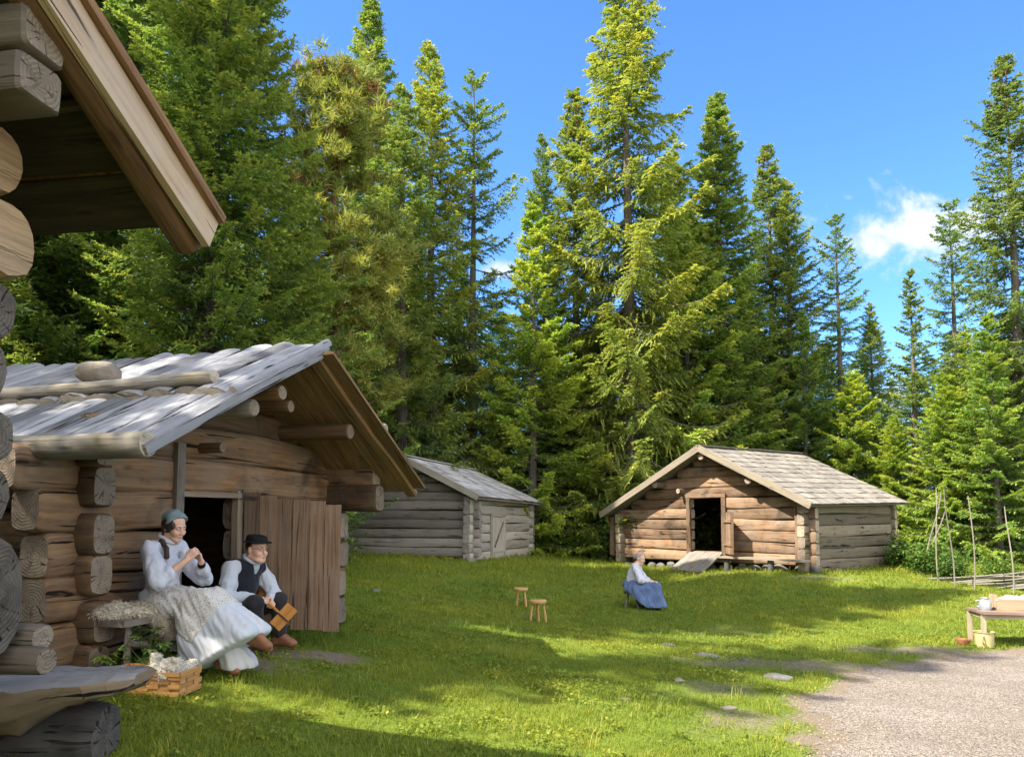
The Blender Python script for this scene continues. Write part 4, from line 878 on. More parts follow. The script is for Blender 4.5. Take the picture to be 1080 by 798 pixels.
def spruce_arrays(seed, H, Rm, z0=.3, whorl=.26, nb=6, droop=.25, up_tip=.35, pitch0=-.25, pitch1=.75, shape=.85, gap=0., hang=.5, spacing=.085, twl=.34, K=5, wid=.044, tl=.10, cones=0, ragged=.25, bare=.0, tnb=.45, sparse_top=0.):
    r = np.random.default_rng(seed); T = []; TI = []; wood_ = MB(); CO = []
    nseg = 12; zz = np.linspace(0, H, nseg); lean = r.normal(size=2) * .008
    wob = np.stack([lean[0] * zz + .03 * np.sin(zz * .5 + r.random() * 6), lean[1] * zz + .03 * np.sin(zz * .43 + r.random() * 6), zz], 1)
    tr = .0125 * H + .03; tube(wood_, wob, np.maximum(.012, tr * (1 - zz / H) ** .9), 9)
    def axis(z): return np.array([np.interp(z, zz, wob[:, 0]), np.interp(z, zz, wob[:, 1]), z])
    z = z0; OO = []; DD = []; SS = []; LL = []; HH = []; TT = []
    az0 = r.random() * 6.28; lopside = r.random() * 6.28
    while z < H - .12:
        t = (z - z0) / (H - z0); n = max(3, int(round(nb * (1 - .35 * t) + r.normal() * .8)))
        az0 += 2.4
        for k in range(n):
            if r.random() < gap * (1 - .3 * t): continue
            az = az0 + k * 6.28 / n + r.normal() * .25; zb = z + r.normal() * whorl * .3
            if zb > H - .05 or zb < .1: continue
            prof = (1 - t) ** shape
            if t < .12: prof *= .72 + t * 2.3
            L = (Rm * prof * (1 + ragged * r.normal() * .8 + .12 * math.cos(az - lopside)) + .10)
            L = max(.12, L)
            pt = pitch0 + (pitch1 - pitch0) * t ** 1.5 + r.normal() * .09
            ch = np.array([math.cos(az), math.sin(az), 0]); m = max(3, int(L / .22) + 2); s = np.linspace(0, 1, m)
            zc = L * (math.sin(pt) * s - droop * (1 - t) * np.sin(s * 2.2) * .6 + up_tip * (1 - t) * s ** 3 * .6)
            P = axis(zb) + ch * (L * s * math.cos(pt))[:, None]; P[:, 2] += zc
            if L > .5: tube(wood_, P, np.maximum(.004, (.010 + .008 * L) * (1 - s * .85)), 4)
            tw_n = max(3, int(L / spacing)); s0 = bare * (1 - t)
            st_ = s0 + (1 - s0) * (np.arange(tw_n) + r.random(tw_n) * .7) / tw_n; st_ = st_[st_ > .12 if L > .4 else st_ > 0]
            for side in (-1, 1):
                if len(st_) == 0: continue
                pos = np.stack([np.interp(st_, s, P[:, i]) for i in range(3)], 1); q = np.minimum(st_ + .08, 1); p2 = np.stack([np.interp(q, s, P[:, i]) for i in range(3)], 1); q0 = np.maximum(st_ - .08, 0); p3 = np.stack([np.interp(q0, s, P[:, i]) for i in range(3)], 1)
                tg = p2 - p3; tg /= np.linalg.norm(tg, axis=1)[:, None] + 1e-9
                lat = np.cross(tg, (0, 0, 1.)); lat /= np.linalg.norm(lat, axis=1)[:, None] + 1e-9
                ang = .85 + .2 * r.normal(size=len(st_)); d = tg * np.cos(ang)[:, None] + lat * side * np.sin(ang)[:, None]
                d[:, 2] -= hang * .35 * (1 - t) * (.5 + r.random(len(st_))); d[:, 2] += .12 * r.normal(size=len(st_)); d /= np.linalg.norm(d, axis=1)[:, None]
                sv = np.cross(d, (0, 0, 1.)); sv /= np.linalg.norm(sv, axis=1)[:, None] + 1e-9
                ln = np.minimum(twl * 1.6, twl * (.5 + .7 * r.random(len(st_))) * (.45 + .75 * np.sin(np.clip(st_ * 1.1 + .12, 0, 1) * math.pi) ** .8) * min(1.25, .45 + L * .6))
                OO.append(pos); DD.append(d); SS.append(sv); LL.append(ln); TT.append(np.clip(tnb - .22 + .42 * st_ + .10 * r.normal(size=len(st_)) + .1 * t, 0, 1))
            # tip of the branch
            tg = unit(P[-1] - P[-2]); OO.append(P[-2:-1]); DD.append(tg[None]); sv = unit(np.cross(tg, (0, 0, 1))); SS.append(sv[None]); LL.append(np.array([np.linalg.norm(P[-1] - P[-2]) + .12])); TT.append(np.array([min(1, tnb + .3)]))
            if cones and t > .80 and r.random() < cones:
                for _ in range(3): u = .35 + .6 * r.random(); CO.append(np.array([np.interp(u, s, P[:, i]) for i in range(3)]) - np.array([0, 0, .06]))
        z += whorl * (1 - .45 * t) * (.8 + .4 * r.random())
    # leader
    OO.append(axis(H - .45)[None]); DD.append(np.array([[0, 0, 1.]])); SS.append(np.array([[1., 0, 0]])); LL.append(np.array([.5])); TT.append(np.array([.6]))
    O, D, Sv, L, Tn = [np.concatenate(q) for q in (OO, DD, SS, LL, TT)]
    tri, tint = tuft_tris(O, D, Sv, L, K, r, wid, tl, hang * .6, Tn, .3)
    return tri, tint, wood_, CO
class Variant:
    def __init__(s, name, mat, tri, tint, wood_, cones, H, trunk_mat='trunk', extra=None):
        s.H = H; s.name = name; n = len(tri)
        me = fast_mesh('crown', tri.reshape(-1, 3), np.arange(n * 3).reshape(-1, 3), M[mat] if isinstance(mat, str) else mat, tint, link=False)
        s.crown = me.data; bpy.data.objects.remove(me)
        o = wood_.build('trunk', M[trunk_mat]); s.trunk = o.data; bpy.data.objects.remove(o); s.cones = None
        if cones:
            mb = MB()
            for c in cones: lathe(mb, [(.0, -.07), (.02, -.045), (.024, 0), (.016, .05), (0, .07)], c, 6)
            o = mb.build('cones', M['cone']); s.cones = o.data; bpy.data.objects.remove(o)
        s.tri = tri; s.tint = tint
def spr(name, mat, seed, H, Rm, **k):
    tri, tint, wd, co = spruce_arrays(seed, H, Rm, **k); return Variant(name, mat, tri, tint, wd, co, H)
def pine(seed, H):
    r = np.random.default_rng(seed); wood_ = MB(); zz = np.linspace(0, H, 9); wob = np.stack([.08 * np.sin(zz * .4), .06 * np.cos(zz * .5), zz], 1); tube(wood_, wob, .02 + .12 * (1 - zz / H), 9)
    C = []; cs = []
    for i in range(120):
        z = H * (.28 + .70 * r.random() ** .8); t = z / H; az = r.random() * 6.28; L = (2.5 * (1.03 - t) ** .5 * (.45 + .6 * r.random())) + .15
        p0 = np.array([0, 0, z - .3]); p1 = np.array([L * math.cos(az), L * math.sin(az), z + .18 * L + .15 * r.normal()]); pm = (p0 + p1) / 2 + np.array([0, 0, -.12 * L]); tube(wood_, [p0, pm, p1], [.035, .022, .008], 5)
        m = int(5 + 5 * r.random() + 3 * L); br = (t > .93 and r.random() < .5) or r.random() < .06
        for _ in range(m):
            u = .5 + .5 * r.random(); c = p0 * (1 - u) ** 2 + 2 * pm * u * (1 - u) + p1 * u * u + r.normal(size=3) * np.array([.30, .30, .14]); C.append(c); cs.append(br)
    C = np.array(C); cs = np.array(cs); n = len(C); K = 44
    d = r.normal(size=(n, K, 3)); d[..., 2] = np.abs(d[..., 2]) * .8 + .15; d /= np.linalg.norm(d, axis=2)[..., None]
    sd = np.cross(d, r.normal(size=(n, K, 3))); sd /= np.linalg.norm(sd, axis=2)[..., None]; ln = .18 + .12 * r.random((n, K))
    b = C[:, None] + r.normal(size=(n, K, 3)) * .06
    tri = np.stack([b - sd * .016, b + sd * .016, b + d * ln[..., None]], 2).reshape(-1, 3, 3); tint = np.clip(.5 + .2 * r.normal(size=(n, K)) + .25 * d[..., 2], 0, 1).ravel()
    fl = np.repeat(cs, K); v = Variant('pine', 'pine_needle', tri, tint, wood_, None, H, 'pine_trunk')
    v.crown.materials.append(M['pine_brown']); v.crown.polygons.foreach_set('material_index', fl.astype(np.int32)); return v
VAR = {
 'dense':   spr('dense', 'sp_dark', 1, 14., 2.75, whorl=.20, nb=8, droop=.30, up_tip=.45, spacing=.065, twl=.38, K=5, wid=.042, tl=.092, hang=.5, shape=.72),
 'tall':    spr('tall', 'sp_yellow', 2, 16., 2.3, whorl=.32, nb=6, droop=.55, up_tip=.5, gap=.22, hang=1.15, spacing=.075, twl=.44, K=6, shape=.55, ragged=.38, z0=.6, bare=.2, pitch0=-.25, pitch1=.5),
 'open':    spr('open', 'sp_green', 3, 15., 2.15, whorl=.29, nb=6, droop=.40, up_tip=.5, gap=.12, hang=.75, spacing=.08, twl=.38, K=5, shape=.66, ragged=.30, bare=.12),
 'sparse':  spr('sparse', 'sp_dark', 4, 14., 1.65, whorl=.36, nb=5, droop=.45, up_tip=.35, gap=.28, hang=.7, spacing=.085, twl=.36, K=5, shape=.45, ragged=.45, bare=.25, z0=.8),
 'cone':    spr('cone', 'sp_yellow', 5, 14., 2.1, whorl=.27, nb=6, droop=.40, up_tip=.5, gap=.15, hang=.8, spacing=.08, twl=.40, K=5, shape=.68, cones=.55, ragged=.3),
 'spire':   spr('spire', 'sp_dark', 6, 15., 1.9, whorl=.24, nb=7, droop=.38, up_tip=.5, gap=.05, hang=.7, spacing=.075, twl=.36, K=5, shape=.72, ragged=.22),
 'young':   spr('young', 'sp_bright', 7, 9., 2.35, whorl=.30, nb=6, droop=.08, up_tip=.22, pitch0=-.08, pitch1=.75, hang=.32, spacing=.07, twl=.34, K=5, shape=.95, z0=.12, ragged=.2),
 'spiky':   spr('spiky', 'sp_green', 8, 10., 1.9, whorl=.44, nb=5, droop=.0, up_tip=.18, pitch0=0.05, pitch1=.85, hang=.2, spacing=.075, twl=.28, K=5, shape=1.0, z0=.15, ragged=.28),
 'bushy':   spr('bushy', 'sp_bright', 9, 8., 2.5, whorl=.26, nb=7, droop=.2, up_tip=.32, hang=.5, spacing=.07, twl=.36, K=5, shape=.75, z0=.1, ragged=.3),
 'far':     spr('far', 'sp_far', 10, 15., 1.9, whorl=.42, nb=6, droop=.35, up_tip=.4, hang=.7, spacing=.13, twl=.5, K=4, wid=.06, tl=.14, shape=.7, ragged=.3),
 'pine':    pine(12, 13.),
}
def copy_mesh(name, me, parent):
    o = bpy.data.objects.new(name, me); COL.objects.link(o); o.parent = parent; return o
TG = 'spruces at the forest edge'
def tree(var, x, y, H, rz, label, group=TG, name='spruce_tree', wide=1., cat='spruce'):
    v = VAR[var]; s = H / v.H; z = gz(x, y) - .05
    t = thing(name, (x, y, z), rz, label, cat, group); t.scale = (s * wide, s * wide, s)
    copy_mesh('trunk', v.trunk, t); copy_mesh('crown', v.crown, t)
    if v.cones: copy_mesh('cones', v.cones, t)['kind'] = 'stuff'
    return t
TREES = [  # variant, pixel x of the trunk, pixel y of the top, distance, widening, label
 ('dense', 212, -150, 15.0, 1.02, 'broad dense dark green spruce behind the log shed, its top cut off by the frame'),
 ('dense', 100, -190, 18.5, 1.1, 'dark spruce seen under the barn roof, left of the broad dense spruce'),
 ('dense', 20, -160, 16.5, 1.05, 'shaded dark spruce at the far left edge under the barn roof'),
 ('dense', 305, 200, 18.0, 1.0, 'mid height dark spruce in front of the pale pine'),
 ('spire', 384, -12, 26.0, .95, 'tall spruce with pointed top rising right behind the pale pine'),
 ('open', 425, 85, 23.5, 1.05, 'green spruce just right of the pale pine, lower than its right neighbour'),
 ('open', 459, 44, 25.0, .95, 'tall open spruce between two lower spruces, third spire left of the blue gap'),
 ('sparse', 497, 74, 26.0, .9, 'thin dark spruce with gappy branches beside the blue gap above the storehouse'),
 ('dense', 430, 255, 26.5, .95, 'dark lower spruce behind the gable of the log shed'),
 ('open', 486, 330, 25.5, 1.1, 'small spruce with bare trunk showing above the storehouse roof'),
 ('open', 578, 140, 28.0, .68, 'slim pale spruce with thin top, right of the blue gap'),
 ('cone', 612, 96, 26.8, .9, 'olive spruce with brown cone covered tip, left of the tallest spruce'),
 ('tall', 664, -22, 26.0, 1.08, 'tallest yellow green spruce with ragged hanging branches and bare trunk'),
 ('young', 562, 205, 25.0, .88, 'bright young spruce spreading wide branches beside the storehouse door side'),
 ('open', 703, 160, 30.0, 1.1, 'fresh green spruce half hidden right behind the tallest spruce'),
 ('bushy', 640, 330, 27.0, 1.1, 'bushy bright spruce at the foot of the tallest spruce'),
 ('spire', 766, 105, 28.5, 1.2, 'dark dense spire shaped spruce above the roof ridge of the sunlit cabin'),
 ('bushy', 728, 225, 28.0, .95, 'light green spruce in front of the dark spire, above the cabin gable'),
 ('cone', 816, 158, 31.0, .95, 'olive spruce with a narrow top right of the dark spire'),
 ('open', 838, 186, 30.0, 1.0, 'slightly lower olive spruce touching its taller olive neighbour'),
 ('sparse', 891, 228, 29.5, .95, 'dark gappy spruce with thin bare trunk left of the white cloud'),
 ('open', 926, 322, 32.0, 1.0, 'small distant spruce top below the white cloud'),
 ('spiky', 967, 284, 27.0, 1.05, 'young spruce with a spiky bare leader below the white cloud'),
 ('sparse', 1013, 212, 28.5, .95, 'spruce with brown top and bare middle branches right of the cloud'),
 ('cone', 1077, 66, 24.0, .95, 'tall olive spruce cut by the right edge of the frame'),
 ('young', 852, 330, 28.5, .85, 'young green spruce behind the right slope of the cabin roof'),
 ('bushy', 905, 392, 27.5, .95, 'bushy spruce at the right end of the cabin roof'),
 ('bushy', 1002, 395, 24.0, .95, 'bushy spruce behind the leaning fence poles'),
 ('young', 1052, 330, 22.5, .95, 'yellow green young spruce behind the fence at the right edge'),
 ('bushy', 1078, 330, 25.0, 1.15, 'bushy green spruce at the foot of the tall olive spruce on the right edge'),
 ('young', 1024, 345, 27.5, 1.0, 'young spruce just right of the brown topped spruce'),
 ('bushy', 945, 440, 26.0, .9, 'low bushy spruce beside the shaded side of the cabin'),
 ('bushy', 585, 420, 27.5, 1.1, 'low spruce in the gap between storehouse and sunlit cabin'),
 ('dense', 530, 395, 29.0, 1.1, 'dark low spruce right above the storehouse roof'),
 ('dense', 355, 330, 22.5, 1.0, 'dark low spruce behind the shed roof ridge'),
 ('dense', 790, 300, 31.5, 1.1, 'dark spruce filling the gap behind the cabin ridge'),
 ('dense', 700, 350, 31.0, 1.1, 'dark shaded spruce deep behind the cabin gable'),
]
rt = random.Random(77)
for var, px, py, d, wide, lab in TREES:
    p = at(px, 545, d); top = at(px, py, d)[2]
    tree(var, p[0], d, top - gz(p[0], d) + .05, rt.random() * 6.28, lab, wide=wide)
p = at(348, 545, 20.5); tree('pine', p[0], 20.5, at(348, 58, 20.5)[2] - gz(p[0], 20.5), .6, 'pale pine with ragged yellowish tufts and a withered brown tip', None, 'pine_tree', 1.1, 'pine')
# the wood to the left of the photo that shades the meadow
for i, (var, x, y, H, wd_) in enumerate(SHADE):
    tree(var, x, y, H, i * 1.7, 'tall spruce of the wood left of the meadow, outside the picture', 'spruces of the wood left of the meadow', wide=wd_)
# far wood: one mass
def far_wood():
    v = VAR['far']; r = np.random.default_rng(9); VV = []; TT = []
    for i in range(84):
        px = -60 + 1230 * (i % 42 + r.random()) / 42; d = (32 if i < 42 else 40) + 7 * r.random(); p = at(px, 545, d); H = r.uniform(7.0, 10.0) * (d / 34) * (1.25 if px < 520 else 1.0)
        s = H / v.H; a = r.random() * 6.28; c, sn = math.cos(a), math.sin(a); q = v.tri.reshape(-1, 3) * np.array([s * 1.6, s * 1.6, s])
        q = np.stack([q[:, 0] * c - q[:, 1] * sn + p[0], q[:, 0] * sn + q[:, 1] * c + d, q[:, 2] + gz(p[0], d)], 1); VV.append(q); TT.append(v.tint)
    V = np.concatenate(VV); o = fast_mesh('far_wood', V, np.arange(len(V)).reshape(-1, 3), M['sp_far'], np.concatenate(TT)); tag(o, 'dark mass of spruce wood far behind the cabins', 'wood', kind='stuff')
far_wood()
# leafy bushes
def bush(seed, rad, n, leaf, h=1.):
    r = np.random.default_rng(seed); nc = 26; cc = r.normal(size=(nc, 3)) * rad * .42; cc[:, 2] = np.abs(cc[:, 2]) * h * 1.3 + rad * .25 * h
    c = cc[r.integers(0, nc, n)] + r.normal(size=(n, 3)) * rad * .2; c[:, 2] = np.abs(c[:, 2]) + .02
    d = r.normal(size=(n, 3)); d[:, 2] = d[:, 2] * .5 - .1; d /= np.linalg.norm(d, axis=1)[:, None]; s = np.cross(d, r.normal(size=(n, 3)) * .5 + np.array([0, 0, 1.])); s /= np.linalg.norm(s, axis=1)[:, None]
    l = leaf * (.6 + .8 * r.random(n))[:, None]; nn = np.cross(d, s)
    V = np.stack([c, c + d * l * .5 + s * l * .36 + nn * l * .08, c + d * l, c + d * l * .5 - s * l * .36 + nn * l * .08], 1).reshape(-1, 3); i = np.arange(n)[:, None] * 4
    F3 = np.concatenate([i + np.array([[0, 1, 2]]), i + np.array([[0, 2, 3]])]); tn = np.clip(.4 + .25 * r.normal(size=n) + .2 * (c[:, 2] / rad - .5), 0, 1)
    stem = MB()
    for k in range(nc): tube(stem, [np.array([0, 0, -.05]) + cc[k] * np.array([.1, .1, 0]), cc[k] * .55 + np.array([0, 0, .02]), cc[k]], [.012, .008, .003], 4)
    return V, F3, np.concatenate([tn, tn]), stem
BUSH = {}
for nm, sd, rad, n, lf, h in (('tall', 1, 1.0, 5200, .085, 1.25), ('low', 2, .55, 2600, .06, .7)):
    V, F3, tn, stem = bush(sd, rad, n, lf, h); o = fast_mesh('foliage', V, F3, M['leaf'], tn, link=False); me = o.data; bpy.data.objects.remove(o); o = stem.build('stem', M['trunk']); ms = o.data; bpy.data.objects.remove(o); BUSH[nm] = (me, ms)
for nm, px, d, sc, lab in (('tall', 672, 24.5, 1.45, 'leafy bright bush at the left gable corner of the sunlit cabin'), ('low', 975, 19.0, 1.25, 'low dark undergrowth bush right of the cabin side wall'), ('low', 955, 20.6, 1.2, 'low bush against the right corner of the sunlit cabin'), ('low', 1003, 18.3, .9, 'low bush at the left end of the pole fence'), ('tall', 548, 28.5, 1.1, 'leafy bush behind the right corner of the storehouse'), ('low', 600, 24.5, 1.2, 'weedy low bush in front of the dark pole fence'), ('low', 632, 24.0, .9, 'weedy small bush beside the left corner of the sunlit cabin'), ('low', 572, 25.0, 1.3, 'low bush right of the storehouse corner'), ('low', 1060, 17.6, .9, 'low green bush behind the pole fence near the right edge')):
    p = at(px, 545, d); t = thing('leafy_bush', (p[0], d, gz(p[0], d)), px * .1, lab, 'bush', 'bushes at the forest edge'); t.scale = (sc, sc, sc); copy_mesh('foliage', BUSH[nm][0], t); copy_mesh('stem', BUSH[nm][1], t)
# ------------------------------------------------------------------ small things on the meadow
def stool(px, py, d, hgt, dia, label, rz):
    x, y = at(px, py, d)[:2]; t = thing('stool', (x, y, gz(x, y)), rz, label, 'stool', 'three-legged stools on the meadow')
    mb = MB(); lathe(mb, [(0, hgt - .05), (dia * .47, hgt - .05), (dia * .5, hgt - .04), (dia * .5, hgt - .008), (dia * .47, hgt), (0, hgt)], ns=22); mb.build('seat', M['stool'], t)
    for k in range(4):
        a = k * math.pi / 2 + .6; mb = MB(); log(mb, (math.cos(a) * dia * .46, math.sin(a) * dia * .46, -.02), (math.cos(a) * dia * .30, math.sin(a) * dia * .30, hgt - .04), .036, .036, 2000 + k, ns=8, chop=0); mb.build('leg', M['stool'], t)
stool(549.5, 638, 14.3, .35, .27, 'light wooden stool farther away, left of its nearer twin', .3)
stool(567.5, 655, 12.4, .35, .28, 'light wooden stool nearer the camera, right of its twin', 1.0)
def stone(px, py, d, size, seed, lab, m='rock', sink=.42):
    x, y = at(px, py, d)[:2]; o = MB(); rock(o, (0, 0, 0), tuple(.8 * q for q in size), seed, 0, 3, .3); q = o.build('stone', M[m]); q.location = (x, y, gz(x, y) + size[2] * .8 * (.5 - sink)); tag(q, lab, 'stone', 'stones in the meadow')
stone(822, 716, 8.25, (.36, .25, .14), 11, 'flat gray stone in the grass near the gravel edge'); stone(744, 694, 9.6, (.40, .25, .15), 12, 'gray stone in shaded grass left of the flat gray stone')
stone(705, 685, 10.2, (.24, .18, .10), 13, 'small gray stone farther left in the shaded grass'); stone(716, 730, 7.6, (.13, .10, .08), 14, 'small reddish stone in sunlit grass', 'rock_warm'); stone(768, 762, 6.6, (.2, .13, .07), 15, 'pale flat stone in a bare patch by the gravel', 'rock_warm'); stone(785, 697, 9.4, (.15, .12, .08), 16, 'little gray stone between two bigger gray stones'); stone(395, 622, 13.5, (.30, .2, .14), 17, 'half buried stone in the lawn right of the shed'); stone(660, 760, 6.6, (.12, .09, .05), 18, 'small flat stone low in the sunlit grass', 'rock_warm')
# pole fences
def fence(label, posts, rails, mat, hgt, lean, seed, pole=.05, extra=()):
    r = random.Random(seed); (x0, y0), (x1, y1) = posts[0], posts[-1]; t = thing('pole_fence', (x0, y0, gz(x0, y0)), math.atan2(y1 - y0, x1 - x0), label, 'fence', 'slanting pole fences'); a = math.atan2(y1 - y0, x1 - x0); ca, sa = math.cos(a), math.sin(a)
    def loc(x, y, z): dx, dy = x - x0, y - y0; return np.array([ca * dx + sa * dy, -sa * dx + ca * dy, z - gz(x0, y0)])
    for i, (x, y) in enumerate(posts):
        for s in ((-1, 1) if pole > .037 else (-1,)):
            h = hgt * r.uniform(.8, 1.15) if s < 0 else hgt * r.uniform(.55, .8); mb = MB(); q = loc(x, y, gz(x, y)); o = np.array([0, s * .09, 0]); log(mb, q + o - np.array([0, 0, .15]), q + o + np.array([r.uniform(-.1, .1), r.uniform(-.05, .05), h]), pole, pole, seed + i * 2 + s, ns=7, chop=0, taper=.6, bow=.02); mb.build('post', M[mat], t)
    Lf = math.hypot(x1 - x0, y1 - y0)
    for k in range(rails):
        u = -.3 + (Lf + .3) * k / rails + r.uniform(-.05, .05); ln = r.uniform(2.6, 3.6)
        xa = x0 + ca * u; ya = y0 + sa * u; xb = xa + ca * ln; yb = ya + sa * ln; za = gz(xa, ya) + .03; mb = MB()
        log(mb, loc(xa, ya, za), loc(xb, yb, za + lean * ln) + np.array([0, r.uniform(-.05, .05), 0]), pole, pole, seed + 60 + k, ns=7, chop=0, taper=.4, bow=.02, step=.4); mb.build('rail', M[mat], t)
    for p0, p1 in extra:
        mb = MB(); log(mb, loc(*p0), loc(*p1), pole * 1.1, pole * 1.1, seed + 99, ns=7, chop=0, taper=.4); mb.build('prop_pole', M[mat], t)
    return t
def w2(px, d): p = at(px, 545, d); return (p[0], p[1])
def w3(px, py, d): return tuple(at(px, py, d))
fence('pale pole fence with tall uneven posts at the right edge of the meadow', [w2(990, 18.0), w2(1004, 17.2), w2(1027, 16.6), w2(1066, 16.2), w2(1120, 15.8), w2(1180, 15.4)], 30, 'stick', 2.15, .12, 3000, .028, [(w3(979, 580, 18.4), w3(992, 520, 18.6)), (w3(985, 572, 18.8), w3(996, 540, 19.0))])
fence('dark pole fence in the shade between the storehouse and the sunlit cabin', [w2(588, 27.0), w2(612, 25.8), w2(640, 24.8), w2(660, 24.2)], 15, 'stick_dark', 1.6, .42, 3200, .04, [(w3(632, 585, 24.2), w3(645, 550, 24.4))])
# the low table at the right edge
tx, ty = at(1063, 678, 11.1)[:2]; tz = gz(tx, ty); TR = R(-12)
tb = thing('low_table', (tx, ty, tz), TR, 'low worn wooden table at the right edge beside the gravel', 'table')
mb = MB()
for k in range(3): plank(mb, (-.44, -.22 + .21 * k, .475), (1.15, -.22 + .21 * k, .475), (0, 1, 0), .205, .035, 3300 + k, n=5)
mb.build('tabletop', M['table'], tb)
for k, (x, y) in enumerate(((-.40, -.26), (-.40, .24), (1.08, -.26), (1.08, .24))):
    mb = MB(); plank(mb, (x, y, -.03), (x, y, .455), (1, 0, 0), .055, .05, 3310 + k, tint=.9 if k < 2 else .3); mb.build('leg', M['table_pale'] if k < 2 else M['table'], tb)
mb = MB(); plank(mb, (-.37, -.262, .425), (1.05, -.262, .425), (0, 0, 1), .06, .02, 3320); plank(mb, (-.40, -.23, .425), (-.40, .21, .425), (0, 0, 1), .06, .02, 3321); mb.build('apron', M['table_pale'], tb)
def tl(x, y, z): c, s = math.cos(TR), math.sin(TR); return (tx + c * x - s * y, ty + s * x + c * y, tz + z)
bx = thing('wooden_box', tl(.10, -.03, .495), TR + .1, 'pale open wooden box with wool rolls on the low table', 'box')
mb = MB()
for (c, s) in (((0, -.13, .085), (.46, .014, .17)), ((0, .13, .085), (.46, .014, .17)), ((-.223, 0, .085), (.014, .246, .17)), ((.223, 0, .085), (.014, .246, .17)), ((0, 0, .008), (.43, .245, .014))): box(mb, c, s)
mb.build('box_body', M['box_wood'], bx)
wl = thing('wool_rolls', tl(.10, -.03, .515), TR + .1, 'cream wool rolls heaped in the pale wooden box', 'wool'); mb = MB()
for k in range(7): rock(mb, (-.15 + .05 * k, .02 * (-1) ** k, .12 + .02 * (k % 3)), (.14, .12, .10), 60 + k, sub=3, rough=.3)
mb.build('wool', M['wool'], wl)
cn = thing('zinc_jug', tl(-.31, -.08, .495), TR, 'dull gray metal jug at the left end of the low table', 'jug'); mb = MB(); lathe(mb, [(0, 0), (.075, 0), (.085, .03), (.08, .11), (.058, .15), (.066, .18), (.058, .178), (.05, .15), (0, .14)], ns=22); mb.build('jug_body', M['zinc'], cn)
mb = MB(); tube(mb, [(-.07, 0, .14), (-.12, 0, .13), (-.125, 0, .07), (-.08, 0, .04)], [.008] * 4, 8); mb.build('handle', M['zinc'], cn)
bd = thing('standing_board', tl(-.16, .05, .495), TR + .3, 'small brown board standing between jug and box on the table', 'board'); mb = MB(); plank(mb, (0, 0, 0), (.03, 0, .22), (0, 1, 0), .15, .02, 3340); mb.build('board', M['frame_wood'], bd)
ty_ = thing('wooden_tray', tl(.56, -.02, .495), TR, 'pale round wooden tray right of the box on the low table', 'tray'); mb = MB(); lathe(mb, [(0, .012), (.15, .012), (.19, .045), (.20, .045), (.165, 0), (0, 0)], ns=26); mb.build('tray', M['box_wood'], ty_)
pt_ = thing('enamel_pot', (tx - .46, ty - .20, gz(tx - .46, ty - .20)), .4, 'cream enamel chamber pot with one handle on the ground below the table', 'pot')
mb = MB(); lathe(mb, [(0, 0), (.10, 0), (.115, .012), (.122, .10), (.124, .21), (.137, .222), (.137, .228), (.120, .224), (.116, .20), (.112, .03), (0, .02)], ns=28); mb.build('pot_body', M['enamel'], pt_)
mb = MB(); hang_ = [(-.12, 0, .19), (-.16, 0, .185), (-.178, 0, .14), (-.165, 0, .09), (-.12, 0, .075)]; tube(mb, [(q[0] * math.cos(.5), q[0] * math.sin(.5) * 1, q[2]) for q in hang_], [.012] * 5, 8); mb.build('handle', M['enamel'], pt_)
cl_ = thing('clay_bowl', (tx - .66, ty - .02, gz(tx - .66, ty - .02)), 0, 'small reddish clay bowl beside the table leg behind the pot', 'bowl'); mb = MB(); lathe(mb, [(0, 0), (.07, 0), (.10, .07), (.105, .09), (.095, .09), (.065, .015), (0, .012)], ns=20); mb.build('bowl', M['clay'], cl_)
# splint basket with wool in front of the woman
bxp = at(162, 722, 5.55); bz = gz(bxp[0], bxp[1]); BR = R(-6)
bk = thing('splint_basket', (bxp[0], bxp[1], bz), BR, 'orange splint basket standing in the grass in front of the seated woman', 'basket')
mb = MB(); LX, LY, LH = .55, .28, .155
def strip_side(p0, p1, nrm):
    p0 = np.array(p0, float); p1 = np.array(p1, float); nrm = np.array(nrm, float); L = np.linalg.norm(p1 - p0); d = (p1 - p0) / L; n = max(3, int(L / .075)); rows = 4; rh = (LH - .03) / rows
    for i in range(n):
        for j in range(rows):
            o = .006 if (i + j) % 2 else -.001
            c = p0 + d * (L * (i + .5) / n) + nrm * o + np.array([0, 0, .012 + rh * (j + .5)])
            if (i + j) % 2: plank(mb, c - d * (L / n * .56), c + d * (L / n * .56), (0, 0, 1), rh * .93, .005, 3400 + i * 7 + j, n=2, wob=.001)
            else: plank(mb, c - np.array([0, 0, rh * .56]), c + np.array([0, 0, rh * .56]), d, L / n * .86, .005, 3500 + i * 7 + j, n=2, wob=.001)
    for zz in (.008, LH - .01): plank(mb, p0 + nrm * .008 + np.array([0, 0, zz]), p1 + nrm * .008 + np.array([0, 0, zz]), (0, 0, 1), .026, .008, 3600, n=4, wob=.001)
hx, hy = LX / 2, LY / 2
strip_side((-hx, -hy, 0), (hx, -hy, 0), (0, -1, 0)); strip_side((hx, -hy, 0), (hx, hy, 0), (1, 0, 0)); strip_side((hx, hy, 0), (-hx, hy, 0), (0, 1, 0)); strip_side((-hx, hy, 0), (-hx, -hy, 0), (-1, 0, 0)); box(mb, (0, 0, .008), (LX - .02, LY - .02, .012))
mb.build('basket_body', M['basket'], bk)
mb = MB(); plank(mb, (-.02, -hy, .10), (-.02, hy, .10), (0, 0, 1), .17, .01, 3610); mb.build('divider', M['basket'], bk)
